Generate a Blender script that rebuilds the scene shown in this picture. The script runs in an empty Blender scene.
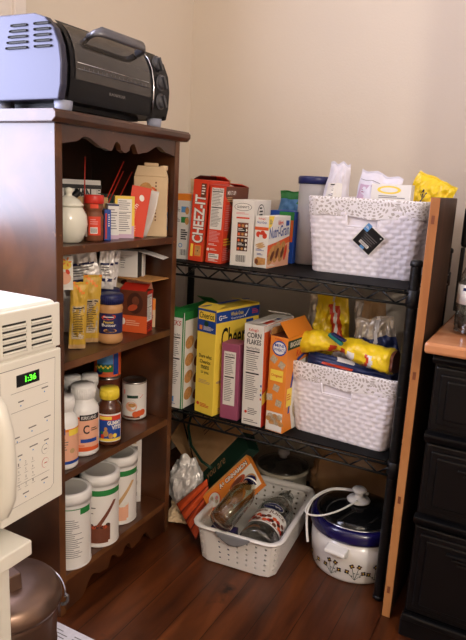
import bpy, math, random
from mathutils import Vector, Matrix, noise
PI = math.pi
COL = bpy.context.scene.collection
RND = random.Random(7)

# ------------------------------------------------------------------ materials
def lin(c):
    return tuple(((x/255)/12.92 if x/255 <= .04045 else ((x/255+.055)/1.055)**2.4) for x in c) + (1,)
MATS = {}
def mat(name, col=(200,200,200), rough=.5, metal=0, spec=.5, var=0.0, vscale=20, bump=0, bscale=60, coat=0, emit=None, es=0, trans=0, ior=1.45, alpha=1):
    if name in MATS: return name
    m = bpy.data.materials.new(name); m.use_nodes = True
    nt = m.node_tree; b = nt.nodes['Principled BSDF']
    b.inputs['Base Color'].default_value = lin(col)
    b.inputs['Roughness'].default_value = rough; b.inputs['Metallic'].default_value = metal
    b.inputs['Specular IOR Level'].default_value = spec
    if coat: b.inputs['Coat Weight'].default_value = coat; b.inputs['Coat Roughness'].default_value = .15
    if trans: b.inputs['Transmission Weight'].default_value = trans; b.inputs['IOR'].default_value = ior
    if alpha < 1: b.inputs['Alpha'].default_value = alpha
    if emit: b.inputs['Emission Color'].default_value = lin(emit); b.inputs['Emission Strength'].default_value = es
    if var or bump:
        tc = nt.nodes.new('ShaderNodeTexCoord')
        if var:
            n = nt.nodes.new('ShaderNodeTexNoise'); n.inputs['Scale'].default_value = vscale; n.inputs['Detail'].default_value = 4
            nt.links.new(tc.outputs['Object'], n.inputs['Vector'])
            r = nt.nodes.new('ShaderNodeValToRGB'); L = lin(col)
            r.color_ramp.elements[0].position = .3; r.color_ramp.elements[1].position = .7
            r.color_ramp.elements[0].color = tuple(x*(1-var) for x in L[:3])+(1,)
            r.color_ramp.elements[1].color = tuple(min(1, x*(1+var*.6)) for x in L[:3])+(1,)
            nt.links.new(n.outputs['Fac'], r.inputs['Fac']); nt.links.new(r.outputs['Color'], b.inputs['Base Color'])
        if bump:
            n = nt.nodes.new('ShaderNodeTexNoise'); n.inputs['Scale'].default_value = bscale; n.inputs['Detail'].default_value = 3
            nt.links.new(tc.outputs['Object'], n.inputs['Vector'])
            bp = nt.nodes.new('ShaderNodeBump'); bp.inputs['Strength'].default_value = bump; bp.inputs['Distance'].default_value = .004
            nt.links.new(n.outputs['Fac'], bp.inputs['Height']); nt.links.new(bp.outputs['Normal'], b.inputs['Normal'])
    MATS[name] = m
    return name

def wood(name, cols, scale=(3, 3, 30), rough=.35, wear=None, bump=.15, planks=None, spec=.5, coat=0):
    m = bpy.data.materials.new(name); m.use_nodes = True; nt = m.node_tree; b = nt.nodes['Principled BSDF']
    N = nt.nodes.new; Lk = nt.links.new
    tc = N('ShaderNodeTexCoord'); mp = N('ShaderNodeMapping'); mp.inputs['Scale'].default_value = scale
    Lk(tc.outputs['Object'], mp.inputs['Vector'])
    n = N('ShaderNodeTexNoise'); n.inputs['Scale'].default_value = 1.6; n.inputs['Detail'].default_value = 8; n.inputs['Distortion'].default_value = .8
    Lk(mp.outputs['Vector'], n.inputs['Vector'])
    r = N('ShaderNodeValToRGB'); e = r.color_ramp.elements
    e[0].position = .3; e[0].color = lin(cols[0]); e[1].position = .7; e[1].color = lin(cols[2])
    k = r.color_ramp.elements.new(.5); k.color = lin(cols[1])
    Lk(n.outputs['Fac'], r.inputs['Fac']); out = r.outputs['Color']
    if wear:
        n2 = N('ShaderNodeTexNoise'); n2.inputs['Scale'].default_value = wear[1]; n2.inputs['Detail'].default_value = 6
        Lk(tc.outputs['Object'], n2.inputs['Vector'])
        r2 = N('ShaderNodeValToRGB'); r2.color_ramp.elements[0].position = wear[2]; r2.color_ramp.elements[1].position = wear[2]+.08
        mx = N('ShaderNodeMix'); mx.data_type = 'RGBA'; mx.inputs[7].default_value = lin(wear[0])
        Lk(n2.outputs['Fac'], r2.inputs['Fac']); Lk(r2.outputs['Color'], mx.inputs[0]); Lk(out, mx.inputs[6]); out = mx.outputs[2]
    if planks:
        br = N('ShaderNodeTexBrick'); mp2 = N('ShaderNodeMapping'); mp2.inputs['Rotation'].default_value = (0, 0, PI/2)
        Lk(tc.outputs['Object'], mp2.inputs['Vector']); Lk(mp2.outputs['Vector'], br.inputs['Vector'])
        br.inputs['Scale'].default_value = 1; br.inputs['Brick Width'].default_value = planks[0]; br.inputs['Row Height'].default_value = planks[1]
        br.inputs['Mortar Size'].default_value = .0012; br.inputs['Mortar Smooth'].default_value = .3
        br.inputs['Color1'].default_value = (1, 1, 1, 1); br.inputs['Color2'].default_value = (.72, .7, .7, 1); br.inputs['Mortar'].default_value = (.12, .1, .1, 1)
        mm = N('ShaderNodeMix'); mm.data_type = 'RGBA'; mm.blend_type = 'MULTIPLY'; mm.inputs[0].default_value = 1
        Lk(out, mm.inputs[6]); Lk(br.outputs['Color'], mm.inputs[7]); out = mm.outputs[2]
    Lk(out, b.inputs['Base Color']); b.inputs['Roughness'].default_value = rough; b.inputs['Specular IOR Level'].default_value = spec
    if coat: b.inputs['Coat Weight'].default_value = coat; b.inputs['Coat Roughness'].default_value = .2
    bp = N('ShaderNodeBump'); bp.inputs['Strength'].default_value = bump; bp.inputs['Distance'].default_value = .002
    Lk(n.outputs['Fac'], bp.inputs['Height']); Lk(bp.outputs['Normal'], b.inputs['Normal'])
    MATS[name] = m; return name

wood('case_wood', [(44,22,11),(68,37,19),(92,53,28)], (4,4,4), .32, wear=((150,104,62), 34, .72), spec=.85)
wood('case_wood_edge', [(66,37,20),(96,58,31),(122,80,46)], (4,4,4), .4, wear=((156,108,68), 60, .66))
wood('floor_wood', [(54,24,10),(86,42,17),(108,56,24)], (14,1.4,4), .33, wear=((28,12,8), 7, .66), planks=(1.7,.083), bump=.25)
wood('pine', [(148,90,48),(176,116,66),(194,136,84)], (9,9,1.2), .4, bump=.1)
wood('counter_wood', [(160,98,62),(192,130,88),(212,152,108)], (1.5,9,9), .22, bump=.05)
wood('pine_shaded', [(46,28,18),(66,42,26),(84,54,34)], (9,9,1.2), .5)  # darker copy of pine, shade put into the colour
mat('knot', (116,62,34), .5)
mat('wall_paint', (224,211,194), .75, var=.03, vscale=2, bump=.12, bscale=180)
mat('ceiling_paint', (238,234,226), .9, bump=.05)
mat('trim_paint', (236,226,218), .45, bump=.03)
mat('black', (14,14,16), .45); mat('black_wire', (12,13,15), .35, metal=.3, spec=.6)
mat('liner', (8,8,9), .75, spec=.2)
mat('black_paint', (7,7,9), .34, bump=.06, bscale=30, spec=.4)
mat('white', (236,232,226), .5); mat('ink', (38,34,34), .6); mat('ink2', (120,116,114), .6)
mat('paperwhite', (232,228,222), .6, var=.03, vscale=30)
mat('cream', (230,227,216), .28, bump=.02, spec=.5); mat('cream_panel', (236,232,222), .35)
mat('slot', (34,34,30), .6)
mat('red', (220,66,36), .45); mat('redd', (190,44,28), .5); mat('orange', (238,140,48), .45); mat('orange2', (226,96,44), .5)
mat('yellow', (252,220,80), .42); mat('yellow2', (240,206,76), .4); mat('mustard', (206,166,60), .4, bump=.2, bscale=40); mat('blue', (24,70,158), .45); mat('navy', (26,32,84), .4)
mat('ltblue', (92,150,206), .5); mat('green', (40,132,62), .5); mat('dgreen', (20,62,46), .6); mat('purple', (160,82,112), .5)
mat('lilac', (206,176,200), .5); mat('brown', (104,52,30), .5); mat('tan', (206,168,118), .6, var=.08)
mat('kraft', (214,168,118), .8, var=.12, vscale=14, bump=.3, bscale=30)
mat('kraft2', (196,152,106), .8, var=.1, vscale=14, bump=.3)
mat('choc', (120,66,44), .45, var=.2, vscale=60); mat('choc2', (70,34,22), .5); mat('peach', (238,178,146), .5)
mat('cookie', (206,150,86), .7, var=.25, vscale=120); mat('oat', (196,178,150), .8, var=.3, vscale=200)
mat('pink', (226,150,150), .5); mat('plwhite', (240,238,234), .3, spec=.5); mat('porcelain', (228,226,210), .14, coat=.4)
mat('bluelid', (30,36,92), .35); mat('redlid', (204,46,34), .35); mat('yellid', (240,214,62), .4)
mat('spicebrown', (122,70,44), .6, var=.2, vscale=90); mat('peanut', (196,146,94), .4, var=.06)
mat('cartonbeige', (222,194,154), .65, var=.06, vscale=20); mat('steel', (190,188,184), .28, metal=1)
mat('toaster_side', (54,55,74), .34, metal=.35, bump=.02, spec=.6); mat('toaster_black', (9,9,12), .40, spec=.3); mat('oven_glass', (58,54,50), .10, spec=.7)
mat('gunmetal', (112,112,118), .35, metal=.6); mat('knobgrey', (70,70,74), .4); mat('lidgrey', (200,196,188), .4); mat('chrome', (200,200,205), .12, metal=1)
mat('dglass', (16,16,17), .10, spec=.5); mat('foot', (150,154,172), .5)
mat('bronze', (132,108,94), .34, metal=.8, var=.2, vscale=9, bump=.1, bscale=40); mat('bronze2', (84,62,50), .4, metal=.8, var=.2)
mat('woven', (240,234,240), .72, var=.04, vscale=60); mat('greyplastic', (124,124,126), .45)
mat('bwhite', (234,230,226), .35); mat('cobalt', (22,18,78), .22, coat=.5); mat('enamel', (232,228,224), .25, var=.02, coat=.3)
mat('foil', (236,232,228), .36, metal=.3, bump=.3, bscale=30)
mat('rust', (206,78,30), .6, var=.12, vscale=30); mat('rustd', (120,38,16), .7)
mat('brownbag', (168,128,88), .35, var=.2, vscale=8, bump=.5, bscale=18, spec=.7)
mat('whitebag', (226,222,232), .45, bump=.4, bscale=40); mat('clearbag', (196,186,170), .25, bump=.3, metal=.3)
mat('chipyellow', (250,214,40), .3, bump=.35, bscale=35); mat('chipred', (212,70,36), .3); mat('teal', (24,120,112), .4)
mat('chipside', (190,170,130), .4, metal=.4); mat('navybag', (34,46,92), .35, bump=.4)
mat('amber', (84,44,24), .2, coat=.4); mat('candy', (188,80,44), .5)

mat('frosted', (206,202,206), .35, alpha=.62); mat('lidglass', (52,48,44), .05, alpha=.8, coat=.6)
mat('crockbody', (176,168,150), .35, var=.05); mat('water', (225,235,238), .02, trans=1, ior=1.33)
mat('digit', (60,255,60), .5, emit=(90,255,40), es=3.0); mat('newspaper', (214,210,214), .7, var=.1, vscale=60)
mat('bulb', (255,240,210), .4, emit=(255,225,180), es=6)

def clear(name, tint, base, blend):
    m = bpy.data.materials.new(name); m.use_nodes = True; nt = m.node_tree; nt.nodes.clear(); N = nt.nodes.new
    o = N('ShaderNodeOutputMaterial'); mx = N('ShaderNodeMixShader'); t = N('ShaderNodeBsdfTransparent'); g = N('ShaderNodeBsdfGlossy')
    lw = N('ShaderNodeLayerWeight'); lw.inputs['Blend'].default_value = blend; ad = N('ShaderNodeMath'); ad.operation = 'ADD'; ad.use_clamp = True; ad.inputs[1].default_value = base
    t.inputs[0].default_value = lin(tint); g.inputs['Roughness'].default_value = .12; g.inputs[0].default_value = (.85,.87,.86,1)
    nt.links.new(lw.outputs['Facing'], ad.inputs[0]); nt.links.new(ad.outputs[0], mx.inputs[0]); nt.links.new(t.outputs[0], mx.inputs[1]); nt.links.new(g.outputs[0], mx.inputs[2]); nt.links.new(mx.outputs[0], o.inputs[0])
    MATS[name] = m
clear('glass', (238,240,232), .05, .22); clear('clearplastic', (226,228,226), .08, .28)
# fabric with a taupe leaf pattern
def fabric():
    m = bpy.data.materials.new('leaf_fabric'); m.use_nodes = True; nt = m.node_tree; b = nt.nodes['Principled BSDF']
    N = nt.nodes.new; Lk = nt.links.new
    uv = N('ShaderNodeUVMap'); uv.uv_map = 'UVMap'
    v1 = N('ShaderNodeTexVoronoi'); v1.inputs['Scale'].default_value = 26   # medallion centres
    Lk(uv.outputs['UV'], v1.inputs['Vector'])
    sub = N('ShaderNodeVectorMath'); sub.operation = 'SUBTRACT'
    sc = N('ShaderNodeVectorMath'); sc.operation = 'SCALE'; sc.inputs['Scale'].default_value = 1
    Lk(uv.outputs['UV'], sub.inputs[0]); Lk(v1.outputs['Position'], sub.inputs[1])
    sx = N('ShaderNodeSeparateXYZ'); Lk(sub.outputs[0], sx.inputs[0])
    at = N('ShaderNodeMath'); at.operation = 'ARCTAN2'; Lk(sx.outputs[1], at.inputs[0]); Lk(sx.outputs[0], at.inputs[1])
    ln = N('ShaderNodeVectorMath'); ln.operation = 'LENGTH'; Lk(sub.outputs[0], ln.inputs[0])
    a1 = N('ShaderNodeMath'); a1.operation = 'MULTIPLY'; a1.inputs[1].default_value = 11; Lk(at.outputs[0], a1.inputs[0])
    s1 = N('ShaderNodeMath'); s1.operation = 'SINE'; Lk(a1.outputs[0], s1.inputs[0])
    r1 = N('ShaderNodeMath'); r1.operation = 'MULTIPLY'; r1.inputs[1].default_value = 900; Lk(ln.outputs['Value'], r1.inputs[0])
    s2 = N('ShaderNodeMath'); s2.operation = 'SINE'; Lk(r1.outputs[0], s2.inputs[0])
    ad = N('ShaderNodeMath'); ad.operation = 'ADD'; Lk(s1.outputs[0], ad.inputs[0]); Lk(s2.outputs[0], ad.inputs[1])
    r = N('ShaderNodeValToRGB'); r.color_ramp.elements[0].position = .35; r.color_ramp.elements[1].position = .6
    r.color_ramp.elements[0].color = lin((240,235,236)); r.color_ramp.elements[1].color = lin((186,176,170))
    Lk(ad.outputs[0], r.inputs['Fac']); Lk(r.outputs['Color'], b.inputs['Base Color']); b.inputs['Roughness'].default_value = .9
    MATS['leaf_fabric'] = m
fabric()

# ------------------------------------------------------------------ mesh builder
_TXT = {}
def text_mesh(s, bold=.0):
    key = (s, bold)
    if key in _TXT: return _TXT[key]
    cu = bpy.data.curves.new('lettering', 'FONT'); cu.body = s; cu.offset = bold; cu.resolution_u = 3
    o = bpy.data.objects.new('lettering', cu); COL.objects.link(o)
    me = bpy.data.meshes.new_from_object(o.evaluated_get(bpy.context.evaluated_depsgraph_get()))
    vs = [(v.co.x, v.co.y) for v in me.vertices]; fs = [tuple(p.vertices) for p in me.polygons]
    bpy.data.objects.remove(o); bpy.data.curves.remove(cu); bpy.data.meshes.remove(me)
    x0 = min(v[0] for v in vs); x1 = max(v[0] for v in vs); y0 = min(v[1] for v in vs); y1 = max(v[1] for v in vs)
    vs = [((x-x0)/(x1-x0), (y-y0)/(y1-y0)) for x, y in vs]
    _TXT[key] = (vs, fs); return _TXT[key]

class MB:
    def __init__(s): s.v=[]; s.f=[]; s.m=[]; s.sm=[]; s.uv=[]; s.T=Matrix()
    def add(s, vs, fs, m, smooth=False, uvs=None):
        n = len(s.v); s.v += [s.T @ Vector(v) for v in vs]
        for i, f in enumerate(fs):
            s.f.append(tuple(n+k for k in f)); s.m.append(m if isinstance(m, str) else m[i]); s.sm.append(smooth)
            s.uv.append([uvs[k] for k in f] if uvs else None)
        return s
    def box(s, x0,x1,y0,y1,z0,z1, m):
        d = m if isinstance(m, dict) else {'*': m}; g = lambda k: d.get(k, d.get('*'))
        vs = [(x0,y0,z0),(x1,y0,z0),(x1,y1,z0),(x0,y1,z0),(x0,y0,z1),(x1,y0,z1),(x1,y1,z1),(x0,y1,z1)]
        fs = [(3,2,1,0),(4,5,6,7),(0,1,5,4),(1,2,6,5),(2,3,7,6),(3,0,4,7)]
        return s.add(vs, fs, [g('b'),g('t'),g('f'),g('r'),g('k'),g('l')])
    def prism(s, poly, h0, h1, m, ax='z'):     # polygon in the plane across axis ax
        c = {'z': lambda a,b,h:(a,b,h), 'y': lambda a,b,h:(a,h,b), 'x': lambda a,b,h:(h,a,b)}[ax]
        n = len(poly); vs = [c(a,b,h0) for a,b in poly]+[c(a,b,h1) for a,b in poly]
        fs = [tuple(range(n))[::-1], tuple(range(n,2*n))]+[(i,(i+1)%n,n+(i+1)%n,n+i) for i in range(n)]
        return s.add(vs, fs, m)
    def lathe(s, prof, n=40, m='white', smooth=True, cx=0, cy=0, sx=1, sy=1):   # prof: (r,z) or (r,z,mat of next band)
        vs=[]; fs=[]; ms=[]
        for p in prof:
            for k in range(n):
                a = 2*PI*k/n; vs.append((cx+p[0]*math.cos(a)*sx, cy+p[0]*math.sin(a)*sy, p[1]))
        for i in range(len(prof)-1):
            mm = prof[i][2] if len(prof[i])>2 else m
            for k in range(n):
                fs.append((i*n+k, i*n+(k+1)%n, (i+1)*n+(k+1)%n, (i+1)*n+k)); ms.append(mm)
        if prof[0][0] > 1e-5: fs.append(tuple(range(n))[::-1]); ms.append(prof[0][2] if len(prof[0])>2 else m)
        if prof[-1][0] > 1e-5:
            fs.append(tuple(range((len(prof)-1)*n, len(prof)*n))); ms.append(prof[-2][2] if len(prof[-2])>2 else m)
        return s.add(vs, fs, ms, smooth)
    def tube(s, pts, r, m, n=8, closed=False, flat=1.0):
        pts = [Vector(p) for p in pts]; N = len(pts); vs=[]; fs=[]
        ref = None
        for i, p in enumerate(pts):
            a = pts[(i-1)%N] if (i>0 or closed) else p; b = pts[(i+1)%N] if (i<N-1 or closed) else p
            t = (b-a).normalized()
            if ref is None: ref = t.orthogonal().normalized()
            u = (ref - t*ref.dot(t)).normalized(); ref = u; w = t.cross(u)
            rr = r[i] if isinstance(r, (list, tuple)) else r
            for k in range(n):
                q = 2*PI*k/n; vs.append(p+u*math.cos(q)*rr+w*math.sin(q)*rr*flat)
        for i in range(N if closed else N-1):
            j = (i+1)%N
            for k in range(n): fs.append((i*n+k, i*n+(k+1)%n, j*n+(k+1)%n, j*n+k))
        if not closed: fs += [tuple(range(n))[::-1], tuple(range((N-1)*n, N*n))]
        return s.add(vs, fs, m, n > 5)
    def grid(s, fn, nu, nv, matf='white', smooth=True, closeu=False, uvf=None):
        vs=[]; fs=[]; ms=[]; uvs=[]
        cu = nu if closeu else nu+1
        for j in range(nv+1):
            for i in range(cu):
                vs.append(fn(i/nu, j/nv)); uvs.append(uvf(i/nu, j/nv) if uvf else (i/nu, j/nv))
        for j in range(nv):
            for i in range(nu):
                a=j*cu+i; b=j*cu+(i+1)%cu if closeu else j*cu+i+1
                fs.append((a, b, b+cu, a+cu)); ms.append(matf if isinstance(matf, str) else matf((i+.5)/nu, (j+.5)/nv))
        return s.add(vs, fs, ms, smooth, uvs)
    def blob(s, c, r, m, nz=12, n=20, amp=0, fr=10, seed=0):
        def fn(u, v):
            a=2*PI*u; b=-PI/2+PI*v; d = Vector((math.cos(b)*math.cos(a), math.cos(b)*math.sin(a), math.sin(b)))
            k = 1+amp*noise.noise(d*fr+Vector((seed,0,0)))
            return (c[0]+d.x*r[0]*k, c[1]+d.y*r[1]*k, c[2]+d.z*r[2]*k)
        return s.grid(fn, n, nz, m, True, True)
    def build(s, name, parent=None, bevel=0, seg=2, solid=0, sub=0, loc=None, rz=0):
        me = bpy.data.meshes.new(name); me.from_pydata([tuple(v) for v in s.v], [], s.f)
        names=[]
        for k in s.m:
            if k not in names: names.append(k)
        for k in names: me.materials.append(MATS[k])
        ix = {k:i for i,k in enumerate(names)}
        me.polygons.foreach_set('material_index', [ix[k] for k in s.m]); me.polygons.foreach_set('use_smooth', s.sm)
        if any(u for u in s.uv):
            l = me.uv_layers.new(name='UVMap'); i = 0
            for f, u in zip(s.f, s.uv):
                for k in range(len(f)): l.data[i].uv = u[k] if u else (0,0); i += 1
        me.validate(); me.update()
        o = bpy.data.objects.new(name, me); COL.objects.link(o)
        if parent: o.parent = parent
        if loc is not None: o.location = loc
        if rz: o.rotation_euler.z = rz
        if bevel:
            b = o.modifiers.new('bevel','BEVEL'); b.width = bevel; b.segments = seg; b.limit_method = 'ANGLE'; b.angle_limit = math.radians(50); b.use_clamp_overlap = False
        if solid:
            b = o.modifiers.new('solid','SOLIDIFY'); b.thickness = solid; b.offset = 0
        if sub:
            b = o.modifiers.new('sub','SUBSURF'); b.levels = sub; b.render_levels = sub
        return o

class Face:                                    # printing on a surface: fn(u, v, lift) -> point
    def __init__(s, mb, fn): s.mb = mb; s.fn = fn
    def rect(s, u, v, w, h, m, l=1, n=1):
        P=[]; F=[]
        for i in range(n+1): P += [s.fn(u+w*i/n, v, l*.0003), s.fn(u+w*i/n, v+h, l*.0003)]
        for i in range(n): F.append((2*i, 2*i+2, 2*i+3, 2*i+1))
        s.mb.add(P, F, m); return s
    def quad(s, pts, m, l=1):
        s.mb.add([s.fn(a, b, l*.0003) for a, b in pts], [tuple(range(len(pts)))], m); return s
    def oval(s, u, v, a, b, m, l=1, rot=0, n=20):
        c, q = math.cos(rot), math.sin(rot); P=[]
        for k in range(n):
            x=a*math.cos(2*PI*k/n); y=b*math.sin(2*PI*k/n); P.append(s.fn(u+x*c-y*q, v+x*q+y*c, l*.0003))
        s.mb.add(P, [tuple(range(n))], m); return s
    def text(s, t, u, v, w, h, m='ink', l=2, bold=.0, rot=0, shear=0):   # fitted to the box (u,v,w,h); rot=90 reads upwards
        vs, fs = text_mesh(t, bold); P=[]
        for a, b in vs:
            a = a*w+shear*b*h; b = b*h
            if rot == 90: a, b = -b, a
            elif rot:
                c, q = math.cos(math.radians(rot)), math.sin(math.radians(rot)); a, b = a*c-b*q, a*q+b*c
            P.append(s.fn(u+a, v+b, l*.0003))
        s.mb.add(P, fs, m); return s
    def lines(s, u, v, w, h, n, m='ink2', l=2, fill=.45, seed=1, seg=1):
        r = random.Random(seed); st = h/n
        for i in range(n):
            ww = w*(r.uniform(.6, 1))
            s.rect(u, v+h-st*(i+fill), ww, st*fill, m, l, seg)
        return s
    def barcode(s, u, v, w, h, l=2, n=14):
        s.rect(u, v, w, h, 'white', l)
        for i in range(n): s.rect(u+w*(.06+.88*i/n), v+h*.12, w*.88/n*(.3+.4*((i*7)%3)/2), h*.76, 'ink', l+1)
        return s
    def nutrition(s, u, v, w, h, l=2, m='ink'):
        s.rect(u, v, w, h, 'white', l); s.text('Nutrition Facts', u+w*.06, v+h*.94, w*.88, h*.045, m, l+1, .01)
        s.rect(u+w*.05, v+h*.90, w*.9, h*.022, m, l+1)
        s.lines(u+w*.06, v+h*.56, w*.88, h*.32, 9, 'ink2', l+1, .35); s.rect(u+w*.05, v+h*.52, w*.9, h*.025, m, l+1)
        s.lines(u+w*.06, v+h*.05, w*.88, h*.44, 13, 'ink2', l+1, .35, 4); return s

def frame_faces(mb, w, d, h):                  # faces of a box 0..w, 0..d, 0..h
    F = Face(mb, lambda u,v,l:(u,-l,v)); R = Face(mb, lambda u,v,l:(w+l,u,v)); T = Face(mb, lambda u,v,l:(u,v,h+l)); L = Face(mb, lambda u,v,l:(-l,d-u,v))
    return F, R, T, L
def cyl(mb, r, a0, cx=0, cy=0):                # u = arc length, 0 at angle a0, growing to the right seen from outside
    return Face(mb, lambda u,v,l:(cx+(r+l+.0003)*math.cos(a0+u/r), cy+(r+l+.0003)*math.sin(a0+u/r), v))

def tag(o, label=None, cat=None, group=None, kind=None):
    if label: o['label'] = label
    if cat: o['category'] = cat
    if group: o['group'] = group
    if kind: o['kind'] = kind
    return o
def thing(name, label, cat, loc=(0,0,0), rz=0, group=None):
    o = bpy.data.objects.new(name, None); COL.objects.link(o); o.location = loc; o.rotation_euler = (0,0,rz); o.empty_display_size = .05
    return tag(o, label, cat, group)
def struct(name, mb, bevel=0):
    return tag(mb.build(name, bevel=bevel), kind='structure')
def toward(x, y): return math.atan2(-y, -x)    # angle of the side turned to the room (camera stands near 0,0)

# ------------------------------------------------------------------ room
b=MB(); b.box(-1.4,2.6,-2.6,2.1,-.05,0,'floor_wood'); struct('floor', b)
b=MB(); b.box(-1.4,2.6,-2.6,2.1,2.5,2.55,'ceiling_paint'); struct('ceiling', b)
b=MB(); b.box(-1.4,2.6,1.885,2.0,0,2.5,'wall_paint'); struct('wall_back', b)
WY0,WY1,WZ0,WZ1 = .16,1.0,.84,2.05
b=MB(); b.box(-1.30,-1.19,-2.6,WY0,0,2.5,'wall_paint'); b.box(-1.30,-1.19,WY1,1.885,0,2.5,'wall_paint')
b.box(-1.30,-1.19,WY0,WY1,0,WZ0,'wall_paint'); b.box(-1.30,-1.19,WY0,WY1,WZ1,2.5,'wall_paint'); struct('wall_left', b)
b=MB(); b.box(-1.3,2.5,-2.6,-2.5,0,2.5,'wall_paint'); struct('wall_front', b)
b=MB(); b.box(2.4,2.5,-2.5,1.885,0,2.5,'wall_paint'); struct('wall_right', b)
b=MB(); b.box(.30,.40,.87,1.885,0,2.5,'wall_paint'); struct('shadow_wall', b)  # unseen wall added to block room_lamp and shade the right of the back wall
# window with casing in the left wall
b=MB()
for y0,y1,z0,z1 in ((WY0,WY0+.04,WZ0,WZ1),(WY1-.04,WY1,WZ0,WZ1),(WY0+.04,WY1-.04,WZ0,WZ0+.04),(WY0+.04,WY1-.04,WZ1-.04,WZ1),(WY0+.04,WY1-.04,1.43,1.46)):
    b.box(-1.27,-1.23,y0,y1,z0,z1,'trim_paint')
struct('window_1', b, .003)
b=MB()
def casing(y0, y1, z0, z1, vert):
    for a,c,t in ((0,1,.014),(.04,.30,.020),(.36,.62,.018),(.70,.97,.024)):
        if vert: b.box(-1.19,-1.19+t,y0+(y1-y0)*a,y0+(y1-y0)*c,z0,z1,'trim_paint')
        else: b.box(-1.19,-1.19+t,y0,y1,z0+(z1-z0)*a,z0+(z1-z0)*c,'trim_paint')
casing(WY1, 1.128, WZ0-.02, WZ1+.12, True); casing(WY0, WY0-.128, WZ0-.02, WZ1+.12, True); casing(WY0, WY1, WZ1, WZ1+.128, False)
struct('trim_1', b, .002)

# ------------------------------------------------------------------ bookcase
XF, XB, Y0, Y1, HT = -.891, -1.172, .925, 1.368, 1.10
bc = thing('bookcase', 'dark-stained wooden bookcase with scalloped apron, standing against the left wall', 'bookcase', (0,0,0))
def side(y0, y1):
    b=MB(); b.box(XB,XF,y0,y1,0,HT,{'*':'case_wood','r':'case_wood_edge'}); b.build('side_panel', bc, .0015)
side(Y0, Y0+.02); side(Y1-.02, Y1)
b=MB(); b.box(XB-.004,XB+.006,Y0+.02,Y1-.02,.08,HT,'case_wood'); b.build('back_panel', bc)
b=MB(); b.prism([(XB-.006,HT),(XF+.008,HT),(XF+.018,HT+.008),(XF+.018,HT+.018),(XF+.012,HT+.024),(XB-.006,HT+.024)],Y0-.016,Y1+.022,'case_wood','y')
b.build('top_board', bc, .002)
SH = [.098,.352,.610,.858]
for i,z in enumerate(SH):
    b=MB(); b.box(XB+.006,XF-.001,Y0+.02,Y1-.02,z-.018,z,{'*':'case_wood','r':'case_wood_edge'}); b.build('shelf', bc, .0015)
def apron(name, pts, ztop):
    b=MB(); poly=[(y,z) for y,z in pts]
    n=len(poly); vs=[]; 
    for y,z in poly: vs += [(XF-.016,y,z),(XF-.002,y,z),(XF-.016,y,ztop),(XF-.002,y,ztop)]
    fs=[]
    for i in range(n-1):
        a=4*i; c=a+4
        fs += [(a+1,c+1,c+3,a+3),(c,a,a+2,c+2),(a,c,c+1,a+1)]
    b.add(vs, fs, 'case_wood'); b.build(name, bc)
def smoothcurve(keys, n=8):
    out=[]
    for (y0,z0,k0),(y1,z1,k1) in zip(keys, keys[1:]):
        for i in range(n):
            t=i/n
            if k0=='s': q=t*t*(3-2*t)
            elif k0=='o': q=math.sqrt(max(0,1-(1-t)**2))
            else: q=1-math.sqrt(max(0,1-t*t))
            out.append((y0+(y1-y0)*t, z0+(z1-z0)*q))
    out.append(keys[-1][:2]); return out
YM=(Y0+Y1)/2
half=[(Y0+.02,1.062,'s'),(Y0+.055,1.068,'s'),(Y0+.09,1.081,'s'),(Y0+.15,1.062,'s'),(Y0+.172,1.058,'s'),(Y0+.190,1.079,'i'),(YM-.015,1.062,'s'),(YM,1.057,'s')]
left=smoothcurve(half); right=[(2*YM-y,z) for y,z in left[:-1]][::-1]
apron('apron', left+right, HT)
half=[(Y0+.02,.004,'s'),(Y0+.07,.006,'s'),(Y0+.115,.047,'s'),(Y0+.145,.034,'s'),(Y0+.17,.030,'s'),(Y0+.187,.056,'i'),(YM-.012,.040,'s'),(YM,.036,'s')]
left=smoothcurve(half); right=[(2*YM-y,z) for y,z in left[:-1]][::-1]
apron('apron', left+right, .081)

# ------------------------------------------------------------------ toaster oven on the bookcase
TZ = HT+.0245
to = thing('toaster_oven', 'black and grey countertop toaster oven sitting on top of the bookcase', 'toaster oven', (0,0,TZ))
prof=[(-.912,.022),(-.905,.05),(-.903,.09),(-.908,.125),(-.922,.155),(-.945,.176),(-.975,.185),(-1.10,.187),(-1.135,.175),(-1.150,.15),(-1.158,.10),(-1.158,.02)]
inner=[(x*.97-.031,z*.96+.003) for x,z in prof]
b=MB(); b.prism(prof,.958,.976,'toaster_side','y')
for i in range(5):
    for (a,c) in ((-1.036,-.992),(-.973,-.932)):
        z=.170-.0105*i-.006; sh=-.004*i
        b.box(a+(sh if a<-1 else 0),c+(.002*i if a>-1 else 0)*.5,.9572,.9585,z-.0022,z+.0022,'slot')
b.build('side_shell', to, .004, 3)
b=MB(); b.prism(inner,.976,1.322,'toaster_black','y'); b.build('body', to)
b=MB(); b.prism(prof,1.322,1.334,'toaster_black','y'); b.build('side_shell', to, .004, 3)
b=MB()   # door, follows the bulged front
def fx(z):
    for (x0,z0),(x1,z1) in zip(prof, prof[1:]):
        if z0<=z<=z1: return x0+(x1-x0)*(z-z0)/(z1-z0)
    return prof[0][0]
def strip(b, y0,y1,z0,z1,m,off=.002,n=8,back=.012):
    def fn(u,v):
        z=z0+(z1-z0)*v; return (fx(z)+off,y0+(y1-y0)*u,z)
    b.grid(fn,1,n,m)
    vs=[fn(0,j/n) for j in range(n+1)]+[(p[0]-back,p[1],p[2]) for p in [fn(0,j/n) for j in range(n+1)]]
strip(b,.982,1.262,.028,.176,'toaster_black',.001); strip(b,.995,1.250,.066,.172,'oven_glass',.0025)
F=Face(b, lambda u,v,l:(fx(v)+.0032+l,u,v)); F.text('BLACK&DECKER',1.10,.049,.055,.006,'ink2',2,.01)
b.build('door', to)
b=MB()   # rack lines seen through the glass
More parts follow.
